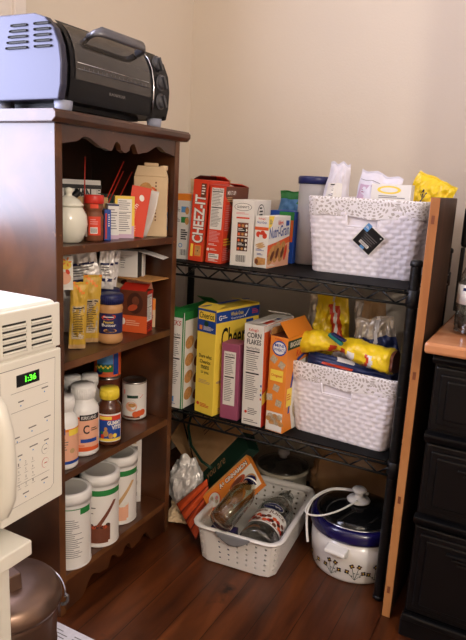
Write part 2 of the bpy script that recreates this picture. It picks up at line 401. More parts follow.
for z,m in ((.098,'chrome'),(.086,'gunmetal')):
    b.tube([(fx(z)+.0030,1.0,z),(fx(z)+.0030,1.242,z)],.0011,m,6)
for k in range(16): b.tube([(fx(.086)+.003,1.02+k*.014,.086),(fx(.092)+.003,1.02+k*.014,.092)],.0006,'gunmetal',6)
b.build('wire_rack', to)
b=MB(); strip(b,1.264,1.320,.030,.176,'toaster_black',.003); b.tube([(fx(z)+.003,1.262,z) for z in (.04,.07,.1,.13,.155,.17)],.0022,'chrome',6); b.build('control_panel', to)
for z in (.062,.105,.148):
    x=fx(z)+.003; b=MB(); b.T=Matrix.Translation((x,1.291,z)) @ Matrix.Rotation(PI/2,4,'Y')
    b.lathe([(.019,0),(.019,.002),(.015,.003),(.014,.008),(.012,.010),(0,.010)],24,'knobgrey'); b.T=Matrix.Translation((x+.008,1.291,z)) @ Matrix.Rotation(.5,4,'X')
    b.box(0,.008,-.0035,.0035,-.015,.015,'knobgrey'); b.build('knob', to, .001)
b=MB()   # U-shaped handle
def hx(y,z,o): return (fx(z)+o,y,z)
P=[hx(1.058,.160,.004),hx(1.056,.165,.030),hx(1.066,.168,.044),hx(1.20,.168,.046),hx(1.213,.164,.034),hx(1.214,.155,.004)]
b.tube(P,[.009,.010,.012,.012,.010,.009],'gunmetal',10,flat=.62); b.build('handle', to)
for (x,y) in ((-.925,.985),(-.925,1.300),(-1.10,.985),(-1.10,1.300)):
    b=MB(); b.lathe([(.013,0),(.017,.006),(.019,.023)],16,'foot',cx=x,cy=y); b.build('foot', to)
b=MB(); b.box(-1.10,-.96,1.02,1.28,.014,.024,'black'); b.build('crumb_tray', to)

# ------------------------------------------------------------------ microwave and its cart
MX=-.600
mw = thing('microwave', 'cream microwave oven with vents, keypad and green clock reading 1:36', 'microwave', (0,0,0))
b=MB(); b.box(-.955,MX-.004,.13,.630,.533,.832,'cream'); b.build('body', mw, .010, 4)
b=MB()
b.box(MX-.006,MX,.13,.629,.766,.828,'cream')
F=Face(b, lambda u,v,l:(MX+l,u,v))
for i in range(5):
    z=.812-.0085*i
    for (a,c) in ((.575,.612),(.527,.566),(.479,.518),(.43,.47)):
        F.rect(a,z-.0022,c-a,.0027,'slot',1)
        b.prism([(MX,z-.006),(MX+.0022,z-.0045),(MX,z-.0028)],a,c,'cream','y')
b.build('vent_grille', mw, .002)
b=MB(); b.box(MX-.006,MX+.001,.515,.629,.535,.763,'cream'); F=Face(b, lambda u,v,l:(MX+.001+l,u,v))
F.quad([(.520,.5565),(.604,.5565),(.611,.562),(.617,.752),(.520,.752)],'ink2',1); F.quad([(.520,.5572),(.6035,.5572),(.610,.5622),(.6162,.7512),(.520,.7512)],'cream_panel',2)
F.rect(.546,.7255,.0405,.0165,'black',3); F.text('1:36',.561,.7298,.019,.0085,'digit',4,.01)
for (u,v,t,w) in ((.590,.712,'COOK',.012),(.548,.704,'CODE',.010),(.594,.668,'POWER',.012),(.565,.662,'DEFROST',.014),(.541,.655,'TIME',.008),(.566,.634,'REHEAT',.015),(.593,.634,'ADD',.009),(.545,.628,'TIMER',.008),(.586,.576,'OPEN',.013),(.552,.570,'CLOCK',.011)):
    F.rect(u,v,w,.0018,'ink2',3); F.rect(u+w*.35,v-.006,.002,.002,'ltblue',3)
for r in range(4):
    for c in range(3): F.text(str((r*3+c+1)%11),.545+.0125*c,.614-.0105*r,.0018,.0045,'ink2',3); F.rect(.5435+.0125*c,.6115-.0105*r,.006,.0005,'ink2',3)
for z in (.692,.7185,.5865,.648): F.rect(.536,z,.066,.0005,'ink2',3)
for z,m in ((.622,'ink2'),(.601,'redd')):
    F.oval(.5945,z,.0066,.0075,m,3); F.oval(.5945,z,.0062,.0071,'cream_panel',4); F.rect(.5915,z-.0006,.006,.0012,m,5)
b.build('control_panel', mw, .002)
b=MB(); b.box(MX-.006,MX+.002,.132,.512,.535,.763,'cream'); F=Face(b, lambda u,v,l:(MX+.002+l,u,v)); F.rect(.17,.57,.26,.16,'dglass',1)
hd=b.build('door', mw, .003)
b=MB(); b.tube([(MX+.002,.507,.725),(MX+.012,.507,.712),(MX+.020,.508,.68),(MX+.023,.508,.63),(MX+.020,.508,.59),(MX+.012,.507,.568),(MX+.002,.507,.558)],[.008,.011,.012,.012,.012,.011,.008],'cream',12); b.build('handle', hd)
for y in (.16,.50):
    for x in (-.66,-.92):
        b=MB(); b.lathe([(.010,.517),(.012,.534)],12,'black',cx=x,cy=y); b.build('foot', mw)
ct = thing('kitchen_cart', 'cream-painted cart with a thick top, carrying the microwave', 'cart', (0,0,0))
b=MB(); b.box(-1.10,-.570,.02,.540,.495,.517,'cream'); b.build('top', ct, .002)
b=MB(); b.box(-1.08,-.592,.04,.520,.06,.495,'cream'); b.build('body', ct, .002)
b=MB(); b.box(-.592,-.588,.06,.50,.09,.47,'cream'); d=b.build('door', ct, .002)
b=MB(); b.tube([(-.588,.10,.33),(-.575,.10,.33),(-.575,.10,.25),(-.588,.10,.25)],.004,'steel',8); b.build('handle', d)
for x in (-1.04,-.63):
    for y in (.08,.48): b=MB(); b.box(x-.02,x+.02,y-.02,y+.02,0,.06,'cream'); b.build('leg', ct, .002)

# ------------------------------------------------------------------ bronze bin
BX,BY=-.762,.664
bn = thing('step_bin', 'round bronze metal pail with lid and wire bail, in front of the bookcase', 'bin', (BX,BY,.003))
b=MB(); b.lathe([(.073,0),(.075,.01),(.080,.17),(.0825,.172),(.0825,.178),(.081,.182),(.084,.245),(.086,.25),(.087,.272)],48,'bronze'); b.build('body', bn)
b=MB(); b.lathe([(.090,.262),(.092,.268),(.091,.276),(.086,.288),(.079,.296),(.04,.301),(0,.302)],48,'bronze'); ld=b.build('lid', bn)
b=MB(); b.T=Matrix.Rotation(-.25,4,'Z'); b.prism([(-.032,.298),(-.026,.298),(-.022,.320),(.022,.320),(.026,.298),(.032,.298),(.028,.328),(-.028,.328)],-.011,.011,'bronze','y'); b.build('handle', ld, .002)
b=MB(); P=[]
for k in range(25):
    t=PI*k/24; P.append((.097*math.cos(t+.62)*1.0,.097*math.sin(t+.62),.262+.012*math.sin(t)+ (.004 if k in (0,24) else 0)))
b.tube(P,.0018,'steel',8)
for q in (0,24):
    x,y,z=P[q]; b.tube([(x*.93,y*.93,.252),(x,y,.252),(x*1.05,y*1.05,.258),(x*1.05,y*1.05,.268),(x,y,.272)],.003,'gunmetal',8)
b.build('bail', bn)
b=MB(); b.T=Matrix.Translation((-.86,.765,0)) @ Matrix.Rotation(.0,4,'Z'); b.box(-.12,.19,-.20,.145,.0005,.0025,'newspaper')
F=Face(b, lambda u,v,l:(u,v,.0025+l)); 
for c in range(4): F.lines(-.11+c*.075,-.18,.065,.31,36,'ink2',1,.3,c)
tag(b.build('newspaper'), 'sheet of newspaper lying on the floor beside the bronze bin', 'newspaper')

# ------------------------------------------------------------------ wire rack
RX0,RX1,RY0,RY1 = -1.117,-.272,1.392,1.812
rk = thing('wire_shelving', 'black wire shelving rack loaded with food, against the back wall', 'shelving unit', (0,0,0))
for x in (RX0,RX1):
    for y in (RY0,RY1):
        b=MB(); pr=[]; z=.02
        while z<.84:
            pr += [(.0122,z),(.0122,z+.0235),(.0119,z+.0242),(.0119,z+.0252)]; z+=.026
        pr=[(.0122,.012)]+pr+[(.0122,.842)]
        b.lathe(pr,28,'black_wire',False,cx=x,cy=y); p=b.build('post', rk)
        b=MB(); b.lathe([(.0122,.842),(.0145,.844),(.0145,.852),(.010,.857),(0,.858)],20,'black',cx=x,cy=y); b.build('cap', p)
        b=MB(); b.lathe([(.008,0),(.014,.004),(.014,.012),(.008,.014)],20,'black',cx=x,cy=y); b.build('leveling_foot', p)
for zs in (.374,.790):
    b=MB(); zt=zs-.004; zb=zs-.034; r=.0032
    F0=RY0-.010; F1=RY1+.008
    for (pa,pb) in (((RX0,F0),(RX1,F0)),((RX0,F1),(RX1,F1)),((RX0-.008,RY0),(RX0-.008,RY1)),((RX1+.008,RY0),(RX1+.008,RY1))):
        b.tube([(pa[0],pa[1],zt-r),(pb[0],pb[1],zt-r)],r,'black_wire'); b.tube([(pa[0],pa[1],zb),(pb[0],pb[1],zb)],r,'black_wire')
        L=math.hypot(pb[0]-pa[0],pb[1]-pa[1]); n=max(4,int(L/.036)); n+=n%2; P=[]
        for k in range(n+1):
            t=k/n; P.append((pa[0]+(pb[0]-pa[0])*t, pa[1]+(pb[1]-pa[1])*t, zb if k%2 else zt-r))
        for q,w in zip(P,P[1:]): b.tube([q,w],.0022,'black_wire',6)
    for k in range(20):
        x=RX0+.02+(RX1-RX0-.04)*k/19; b.tube([(x,F0,zt-.002),(x,F1,zt-.002)],.0016,'black_wire',6)
    for y in (RY0+.14,RY0+.28): b.tube([(RX0,y,zt-.007),(RX1,y,zt-.007)],.0026,'black_wire',6)
    for x in (RX0,RX1):
        for y in (RY0,RY1): b.lathe([(.0135,zb-.006),(.0155,zb-.004),(.0155,zt+.002),(.0135,zt+.004)],16,'black',cx=x,cy=y)
    sh=b.build('wire_shelf', rk)
    b=MB(); b.box(RX0+.016,RX1-.016,F0+.004,F1-.004,zs-.0035,zs-.0005,'liner'); b.build('shelf_liner', sh)
# ------------------------------------------------------------------ upright pine board, cabinet and counter
pb = thing('pine_board', 'tall upright knotty pine board standing between the wire rack and black cabinet', 'board', (0,0,0))
b=MB(); b.box(-.248,-.228,1.335,1.56,0,.995,{'*':'pine_shaded','f':'pine','r':'pine_shaded','t':'pine_shaded'})  # front in plain pine, sides turned from the light painted darker
F=Face(b, lambda u,v,l:(-.248+u,1.335-l,v))
for z in (.94,.60,.30,.065): F.rect(.006,z,.007,.018,'knot',1)
b.build('plank', pb, .0015)
cb = thing('black_cabinet', 'black-painted cabinet with three stacked moulded drawers, right of the pine board', 'cabinet', (0,0,0))
CX0,CX1,CYF=-.192,.29,1.302
b=MB(); b.box(CX0,CX1,CYF,1.86,.03,.676,'black_paint'); b.build('carcass', cb)
b=MB(); b.box(CX0-.006,CX1,CYF-.012,CYF+.02,0,.05,'black_paint'); b.box(CX0-.003,CX1,CYF-.018,CYF,.045,.062,'black_paint'); b.build('plinth', cb, .004)
b=MB(); b.prism([(CYF,.655),(CYF-.014,.658),(CYF-.022,.668),(CYF-.014,.680),(CYF,.680)],CX0-.004,CX1,'black_paint','x'); b.build('moulding', cb, .001)
for zc in (.495,.300):
    b=MB(); b.prism([(CYF,zc-.014),(CYF-.010,zc-.012),(CYF-.018,zc),(CYF-.018,zc+.006),(CYF,zc+.010)],CX0-.003,CX1,'black_paint','x'); b.build('moulding', cb, .001)
for z0,z1 in ((.512,.650),(.315,.478),(.068,.282)):
    b=MB(); b.box(CX0+.004,CX1-.01,CYF-.008,CYF,z0,z1,'black_paint'); b.box(CX0+.016,CX1-.03,CYF-.013,CYF-.008,z0+.014,z1-.014,'black_paint'); b.box(CX0+.030,CX1-.044,CYF-.016,CYF-.013,z0+.026,z1-.026,'black_paint')
    d=b.build('drawer', cb, .003)
    b=MB()
    for q in range(3): b.box(CX0+.075+.012*q,CX1-.09-.012*q,CYF-.024+.002*q,CYF-.014,z1-.044-.010*q,z1-.039-.010*q,'black_paint')
    b.build('handle', d, .0015)
b=MB(); b.box(-.214,.295,1.268,1.88,.680,.704,'counter_wood')
tag(b.build('wooden_countertop', bevel=.006), 'light varnished wood countertop on top of the black cabinet', 'countertop')
# water jug
wj = thing('water_jug', 'clear ribbed glass bottle with a pale label, standing on the wood countertop', 'bottle', (-.142,1.415,.7045))
pr=[(.030,0),(.038,.004)]
for k in range(5): pr += [(.0395,.008+k*.010),(.0365,.014+k*.010)]
pr += [(.039,.062),(.039,.112),(.036,.118),(.038,.124),(.030,.145),(.018,.165),(.014,.172),(.014,.186)]
b=MB(); b.lathe(pr,32,'clearplastic'); b.build('bottle', wj)
b=MB(); b.lathe([(.031,.012),(.032,.116),(.0,.117)],24,'water'); b.build('water', wj)
b=MB(); b.lathe([(.0397,.068),(.0397,.110)],32,'paperwhite'); f=cyl(b,.0397,toward(-.128,1.415)); f.rect(-.03,.098,.06,.006,'navy',1,6); f.lines(-.02,.075,.03,.02,4,'ink2',1); b.build('label_band', wj)
b=MB(); b.lathe([(.0155,.176),(.0155,.194),(0,.195)],20,'white'); b.build('cap', wj)
# black appliance at the edge
ap = thing('coffee_maker', 'black coffee maker at the right edge, behind the water bottle', 'appliance', (-.105,1.60,.7045))
b=MB(); b.box(-.088,.10,-.10,.11,0,.03,'black_paint'); b.build('base', ap, .006)
b=MB(); b.box(-.060,.10,.02,.11,.03,.22,'black_paint'); b.build('body', ap, .006)
b=MB(); b.box(-.096,.10,-.10,.11,.18,.275,'black_paint'); b.build('brew_head', ap, .008)
b=MB(); b.box(-.094,-.085,-.095,-.085,.03,.18,'black_paint'); b.build('handle', ap, .002)

# ------------------------------------------------------------------ boxed food
def carton(name, label, cat, FR, deg, w, d, h, mats, printer=None, lean=0, group=None, flaps=None, bevel=.0012):
    """box seen from its front-right corner FR; front narrow face looks at -y, wide face at +x"""
    th = math.radians(deg); ux, uy = math.cos(th), math.sin(th); ln = math.radians(lean)
    z = FR[2] + (w*math.sin(ln) if lean > 0 else 0) + .0003
    t = thing(name, label, cat, (FR[0]-ux*w*math.cos(ln), FR[1]-uy*w*math.cos(ln), z), 0, group); t.rotation_euler = (0, ln, th)
    b = MB(); hh = h
    if flaps: mats = dict(mats); 
    b.box(0,w,0,d,0,h,mats)
    if printer: printer(b, *frame_faces(b, w, d, h))
    o = b.build('body', t, bevel, 2)
    for fl in (flaps or []):
        f = MB(); side, length, ang, m = fl; a = math.radians(ang)
        if side=='l': f.T=Matrix.Translation((0,0,h)) @ Matrix.Rotation(-a,4,'Y'); f.box(0,length,.001,d-.001,0,.0012,m)
        if side=='r': f.T=Matrix.Translation((w,0,h)) @ Matrix.Rotation(a,4,'Y'); f.box(-length,0,.001,d-.001,0,.0012,m)
        if side=='f': f.T=Matrix.Translation((0,0,h)) @ Matrix.Rotation(a,4,'X'); f.box(.001,w-.001,0,length,0,.0012,m)
        if side=='k': f.T=Matrix.Translation((0,d,h)) @ Matrix.Rotation(-a,4,'X'); f.box(.001,w-.001,-length,0,0,.0012,m)
        f.build('flap', t)
    return t
U, Lw = .790, .374
G1='boxed snacks on the upper wire shelf'; G2='cereal boxes on the lower wire shelf'
# ---- lower shelf
def p_green(b,F,R,T,L):
    F.rect(0,.262,.05,.016,'green',1); F.text('CKS',.010,.240,.030,.014,'redd',2,.01,shear=.2); F.rect(.046,0,.004,.278,'green',1)
    F.nutrition(.006,.06,.036,.16,1); F.rect(.010,.018,.014,.016,'ltblue',1); F.lines(.010,.010,.02,.006,2,'blue',1)
    R.rect(0,.255,.19,.023,'green',1); R.rect(0,0,.005,.255,'green',1)
    for z in (.19,.14,.09,.04): R.oval(.030,z,.022,.018,'cookie',2,.3); R.oval(.075,z-.012,.02,.016,'choc',2,.3)
carton('cereal_box','white and green cereal box half hidden behind the bookcase, left of the yellow box','cereal box',(-0.869,1.384,Lw),0,.052,.19,.278,{'*':'white','t':'green'},p_green,0,G2,[('f',.03,12,'green'),('k',.05,25,'green'),('l',.03,18,'green')])
def p_cheer(b,F,R,T,L):
    F.rect(0,.232,.066,.064,'blue',1); F.rect(.004,.266,.058,.024,'yellow',2); F.text('Cheerios',.007,.270,.052,.017,'black',3,.012)
    F.oval(.032,.256,.008,.008,'dgreen',2); F.rect(.008,.238,.010,.012,'orange',2); F.lines(.022,.237,.038,.012,4,'white',2); F.rect(.026,.238,.001,.0,'white',3)
    for i,(t,w) in enumerate((('Share what',.046),('Cheerios',.038),('means',.028),('to you.',.030))): F.text(t,.033-w/2,.160-.0155*i,w,.0105,'black',2,.012)
    F.lines(.012,.086,.044,.012,3,'tan',2); F.oval(.012,.027,.005,.005,'red',2); F.lines(.020,.018,.034,.012,3,'red',2)
    R.rect(0,.262,.19,.030,'blue',1); R.text('G',.010,.268,.012,.014,'white',2,.02); R.lines(.024,.270,.022,.010,2,'white',2)
    R.text('Whole Grain',.060,.275,.055,.011,'yellow',2,.012); R.text('Guaranteed',.062,.266,.055,.006,'white',2); R.quad([(.120,.272),(.124,.266),(.142,.288),(.138,.286),(.1245,.271)],'white',2); R.lines(.155,.268,.03,.016,3,'red',2)
    R.text('Cheerios',.024,.186,.150,.060,'black',2,.015); R.lines(.13,.245,.05,.012,1,'blue',1,.7)
    R.oval(.09,.10,.05,.03,'white',1); 
    for k in range(10): R.oval(.055+.008*k,.10+.012*math.sin(k*2.3),.008,.008,'cookie',2)
    R.oval(.025,.095,.016,.004,'tan',1); R.lines(.02,.008,.08,.010,2,'tan',1)
carton('cereal_box','big yellow Cheerios box with a blue band, between the green and maroon boxes','cereal box',(-0.771,1.386,Lw),-11,.066,.19,.298,{'*':'yellow','t':'yellow2'},p_cheer,0,G2,[('f',.035,14,'yellow'),('k',.05,10,'yellow'),('l',.030,12,'blue'),('r',.034,-1,'yellow2')])
def p_maroon(b,F,R,T,L):
    F.rect(.008,.040,.036,.150,'paperwhite',1); F.nutrition(.010,.042,.032,.146,2)
carton('cereal_box','short maroon box with a white nutrition label, in front of the yellow cereal box','cereal box',(-0.699,1.396,Lw),0,.054,.055,.212,{'*':'purple'},p_maroon,-.9,G2)
def p_corn(b,F,R,T,L):
    F.text("Kellogg's",.014,.255,.028,.010,'red',1,.01); F.text('CORN',.009,.239,.042,.014,'ink',1,.02); F.text('FLAKES',.009,.222,.042,.014,'ink',1,.02)
    F.nutrition(.006,.060,.044,.158,1); F.oval(.012,.036,.004,.004,'red',1); F.lines(.018,.028,.03,.020,4,'ink2',1); F.lines(.006,.006,.046,.010,2,'ink2',1)
    for i in range(4): F.rect(.0535,.075+.012*i,.004,.006,('red','blue','yellow','blue')[i],2)
    R.rect(0,0,.17,.10,'redd',1); R.rect(0,.10,.17,.17,'orange2',1); R.quad([(0,.09),(.17,.16),(.17,.12),(0,.06)],'yellow2',2); R.text("Kellogg's",.03,.235,.1,.025,'white',2); R.rect(0,.258,.17,.015,'white',2)
    T.rect(.02,.03,.03,.05,'red',1); T.rect(.008,.10,.04,.02,'blue',1)
carton('cereal_box','white Corn Flakes box with nutrition panel, between the maroon and orange boxes','cereal box',(-0.625,1.390,Lw),-3.2,.059,.172,.274,{'*':'white','r':'orange2'},p_corn,-1.4,G2,[('k',.05,18,'white'),('l',.05,8,'white')])
def p_mini(b,F,R,T,L):
    F.text("Kellogg's",.014,.246,.024,.006,'red',1,.01); F.oval(.028,.226,.021,.020,'blue',1); F.oval(.028,.226,.018,.016,'white',2); F.text('MINI',.014,.229,.027,.008,'blue',3,.02); F.text('WHEATS',.012,.218,.032,.008,'blue',3,.02)
    for (u,v,a) in ((.014,.195,.2),(.038,.183,.3),(.026,.120,.5),(.008,.092,.9),(.036,.080,.6)):
        c,s=math.cos(a)*.0125,math.sin(a)*.0125; F.quad([(u-c,v-s),(u+s,v-c),(u+c,v+s),(u-s,v+c)],'oat',2)
    F.rect(.006,.138,.038,.030,'yellow',1); F.text('Original',.009,.148,.032,.009,'orange2',2,.01)
    F.rect(.002,.002,.048,.052,'paperwhite',1)
    for k in range(9): F.oval(.010+.0045*k,.034+.010*math.sin(k*2.1),.009,.007,('cookie','oat')[k%2],2)
    F.oval(.026,.012,.022,.008,'white',3)
    R.rect(0,.224,.13,.024,'dgreen',1); R.text('BIGGER SIZE',.012,.230,.10,.013,'white',2,.02); R.text("Kellogg's",.045,.196,.08,.022,'red',2,.01,shear=.2)
    P=[(.030,.05)]+[(.030+.08*(1-math.cos(t*PI/12)),.10+.10*math.sin(t*PI/12)) for t in range(0,7)]
    R.quad([(.022,.05),(.026,.12),(.034,.16),(.055,.195),(.09,.205),(.13,.20),(.13,.193),(.09,.197),(.062,.187),(.042,.158),(.034,.12),(.030,.05)],'blue',1)
    R.quad([(.032,.06),(.036,.12),(.044,.158),(.064,.185),(.13,.19),(.13,.0),(.05,.0)],'paperwhite',1); R.rect(.010,.07,.026,.05,'yellow',3); R.lines(.012,.085,.02,.02,3,'orange2',4)
    R.oval(.085,.06,.040,.04,'oat',2); R.text('MINI WHEATS',.055,.13,.07,.03,'blue',2,.02)
mt=carton('cereal_box','open orange frosted wheat cereal box with green band, beside the lower white basket','cereal box',(-0.562,1.386,Lw),-7,.052,.13,.256,{'*':'orange','t':'brown'},p_mini,0,G2,[('r',.046,52,'orange'),('l',.02,75,'cookie'),('k',.04,10,'orange')])
# ---- upper shelf
def p_otop(b,F,R,T,L):
    F.rect(0,.160,.06,.018,'orange',1); F.rect(0,0,.06,.160,'paperwhite',1)
    for z,m in ((.128,'ltblue'),(.100,'green')): F.rect(.030,z,.022,.016,m,2); F.oval(.048,z+.005,.006,.010,'cookie',3); F.lines(.010,z,.018,.012,3,'ink2',2)
    F.lines(.030,.052,.022,.030,5,'ink',2,.6); F.oval(.030,.038,.006,.006,'ltblue',2); F.oval(.030,.038,.004,.004,'white',3); F.barcode(.028,.008,.024,.022,2,8)
carton('snack_box','white box with an orange top strip, left of the Cheez-It box','snack box',(-.895,1.440,U),5,.060,.12,.178,{'*':'white','t':'orange'},p_otop,0,G1)
def p_cheez(b,F,R,T,L):
    F.text('CHEEZ-IT',.040,.050,.128,.032,'white',2,.03,rot=90); F.text('CHEEZ-IT',.0415,.0485,.130,.034,'ink',1,.05,rot=90); F.rect(.024,.172,.015,.036,'brown',1); F.lines(.026,.176,.011,.028,4,'white',2)
    F.rect(.006,.012,.008,.034,'yellow',1); F.rect(.018,.014,.020,.030,'orange',1,1); F.rect(.020,.016,.016,.026,'cookie',2); F.oval(.028,.029,.002,.002,'brown',3)
    R.text('CHEEZ-IT',.02,.10,.10,.05,'white',2,.02); R.rect(0,.0,.14,.06,'orange2',1)
carton('snack_box','red CHEEZ-IT cracker box leaning right, on the upper wire shelf','snack box',(-.846,1.425,U),5,.044,.14,.217,{'*':'red','t':'redd'},p_cheez,3.0,G1,[('k',.04,16,'red'),('l',.02,30,'choc2')])
def p_red2(b,F,R,T,L):
    F.nutrition(.006,.090,.034,.108,1); F.lines(.006,.056,.034,.030,8,'pink',1,.5); F.lines(.006,.046,.026,.006,2,'white',1); F.oval(.006,.036,.004,.004,'white',1); F.lines(.012,.033,.02,.006,2,'white',1); F.rect(.008,.012,.030,.014,'paperwhite',1); F.lines(.010,.014,.026,.010,2,'ink2',2); F.lines(.008,.004,.03,.006,2,'white',1)
    R.quad([(0,.203),(.157,.203),(.157,.170),(.05,.150),(0,.178)],'brown',1); R.text('MIX IT UP!',.010,.182,.055,.011,'paperwhite',2,.03); R.lines(.010,.162,.05,.014,3,'tan',2)
    R.lines(.006,.085,.035,.07,12,'pink',2,.4); R.quad([(.03,.03),(.157,.05),(.157,.15),(.05,.145),(.04,.10),(.028,.07)],'choc',1); R.lines(.006,.045,.05,.022,3,'yellow2',2); R.lines(.006,.006,.05,.035,7,'pink',2,.4)
carton('snack_box','red snack box with nutrition label, between the Cheez-It and white bar boxes','snack box',(-.788,1.425,U),5,.046,.157,.203,{'*':'red','t':'redd'},p_red2,1.9,G1,[('f',.028,10,'redd'),('k',.05,8,'red')])
def p_bar(b,F,R,T,L):
    F.oval(.030,.154,.024,.010,'ink2',1); F.oval(.030,.154,.0225,.0088,'white',2); F.text("GLENNY'S",.013,.151,.034,.006,'ink',3,.01); F.lines(.012,.134,.036,.006,2,'pink',1); F.rect(.013,.124,.036,.004,'red',1)
    for z,m in ((.078,'choc'),(.040,'choc2')):
        F.rect(.017,z,.030,.036,m,1)
        for k in range(9): F.oval(.022+.010*(k%3),z+.006+.011*(k//3),.0035,.0035,('orange2','cookie','cream')[k%3],2)
        F.rect(.019,z+.012,.022,.010,'black',3); F.lines(.020,.013+z,.018,.008,2,'white',4)
    F.barcode(.014,.008,.032,.024,1)
    R.oval(.060,.140,.030,.022,'ink',1); R.oval(.060,.140,.027,.0195,'white',2); R.lines(.044,.128,.032,.026,3,'ink',3,.5); R.lines(.03,.10,.08,.01,2,'tan',1)
carton('snack_box','white granola bar box with two dark square pictures, left of the Nutri-Grain box','snack box',(-.705,1.440,U),7.9,.060,.150,.172,{'*':'paperwhite','t':'white'},p_bar,0,G1)
def p_nutri(b,F,R,T,L):
    F.text("Kellogg's",.010,.124,.020,.006,'red',1,.01); F.text('Nutri-Grain',.006,.115,.028,.006,'blue',1,.01); F.rect(0,.098,.040,.008,'orange2',1)
    for (u,v) in ((.012,.087),(.024,.090),(.030,.084)): F.oval(u,v,.007,.0075,'red',2)
    F.rect(.014,.078,.010,.008,'white',3)
    for k in range(3): F.oval(.016+.003*k,.062-.004*k,.013,.0025,'tan',2,.35)
    F.lines(.006,.043,.026,.006,2,'blue',1); F.lines(.010,.032,.018,.006,2,'blue',1)
    F.quad([(.004,.012),(.012,.006),(.036,.010),(.036,.026),(.012,.028),(.004,.022)],'cookie',1); F.oval(.010,.016,.005,.007,'choc',2)
    R.quad([(0,.135),(.030,.135),(.018,.110),(0,.100)],'yellow',1); R.lines(.004,.112,.016,.014,3,'ink2',2); R.text("Kellogg's",.052,.108,.030,.016,'red',2,.02,shear=.15); R.rect(.100,.108,.020,.014,'blue',1)
    R.text('Nutri-Grain',.008,.076,.112,.030,'blue',2,.008,rot=4)
    R.quad([(0,.028),(0,.060),(.05,.066),(.127,.080),(.127,.062),(.06,.052)],'orange2',1); R.quad([(0,0),(.127,0),(.127,.064),(.06,.054),(0,.036)],'peach',1)
    for (u,v,a) in ((.024,.034,.9),(.052,.040,1.1),(.082,.040,1.1)): R.oval(u,v,.030,.016,'cookie',2,a); R.oval(u+.003,v-.003,.016,.007,'choc',3,a)
    R.oval(.104,.036,.022,.008,'red',2,1.3); R.lines(.004,.003,.05,.006,2,'white',2)
carton('snack_box','white Nutri-Grain cereal bar box with blue lettering, on the upper wire shelf','snack box',(-.663,1.445,U),-3,.040,.127,.134,{'*':'white'},p_nutri,0,G1)
def p_back(b,F,R,T,L):
    F.rect(0,0,.03,.075,'blue',1); F.rect(0,.075,.075,.068,'green',1); F.rect(0,.118,.030,.025,'blue',2); F.oval(.055,.035,.012,.012,'yellow',2); F.rect(.066,.06,.008,.06,'orange2',2); F.lines(.01,.06,.05,.012,2,'yellow2',2)
carton('snack_box','blue and green box standing behind the Nutri-Grain box','snack box',(-.655,1.60,U),0,.078,.10,.145,{'*':'blue','t':'blue'},p_back,0,G1)

# ------------------------------------------------------------------ bags (soft pouches)
def pouch(name, label, cat, pos, rot, w, h, t, matf, seed=0, crumple=.12, taper=0, group=None, printer=None, nu=34, nv=40, parent=None, seal=.03):
    """soft sealed bag in the x-z plane, front towards -y"""
    b = MB()
    def pt(u, v, s):
        x=(u-.5)*w*(1-taper*v); z=v*h
        e=max(0,math.sin(PI*u))**.55*max(0,math.sin(PI*min(max((v-.0)/(1-seal),0),1)))**.5
        n1=noise.noise(Vector((u*3.1+seed*7.3,v*3.7,s*2)))
        n2=noise.noise(Vector((u*9+seed*3.1,v*11,s*5)))
        n3=abs(noise.noise(Vector((u*16+seed,v*19,s*3))))
        y=s*t*.5*e*(1+.5*n1)+ s*t*crumple*(n2*1.2-n3*1.5)*min(1,e*2+.15)
        z+=h*.03*noise.noise(Vector((u*4+seed,v*2,1)))*v; x+=w*.05*noise.noise(Vector((v*4+seed,u,4)))
        return (x, y, z)
    for s in (-1, 1):
        b.grid(lambda u,v,s=s: pt(u if s<0 else 1-u, v, s), nu, nv, (lambda u,v,s=s: matf(u if s<0 else 1-u,v,s)) if callable(matf) else matf)
    if printer:
        F=Face(b, lambda u,v,l: tuple(Vector(pt(u,v,-1))+Vector((0,-.0012-l,0)))); printer(F)
    o=b.build(name, parent); o.location=pos; o.rotation_euler=[math.radians(a) for a in rot]
    if not parent: tag(o,label,cat,group)
    return o
# plastic storage canister and pouch behind it
cn = thing('storage_canister', 'tall translucent plastic canister with a dark blue lid, left of the upper basket', 'container', (-.622,1.650,U))
b=MB(); b.lathe([(.042,0),(.045,.004),(.045,.225)],40,'frosted'); b.build('body', cn)
b=MB(); b.lathe([(.041,.003),(.0415,.15),(.0,.151)],24,'oat'); b.build('contents', cn)
b=MB(); b.lathe([(.046,.222),(.048,.223),(.049,.238),(.046,.243),(0,.243)],40,'bluelid'); b.build('lid', cn)
pouch('snack_bag','dark blue and green bag standing behind the plastic canister','bag',(-.712,1.75,U),(-4,0,0),.13,.20,.05,lambda u,v,s:'green' if (v>.8 and u>.5) or v>.88 else ('navybag' if v<.35 else 'ltblue' if v>.7 else 'navybag'),3)
pouch('snack_bag','beige paper bag behind the white box with the orange strip','bag',(-.955,1.64,U),(0,0,0),.14,.222,.06,'cartonbeige',5)

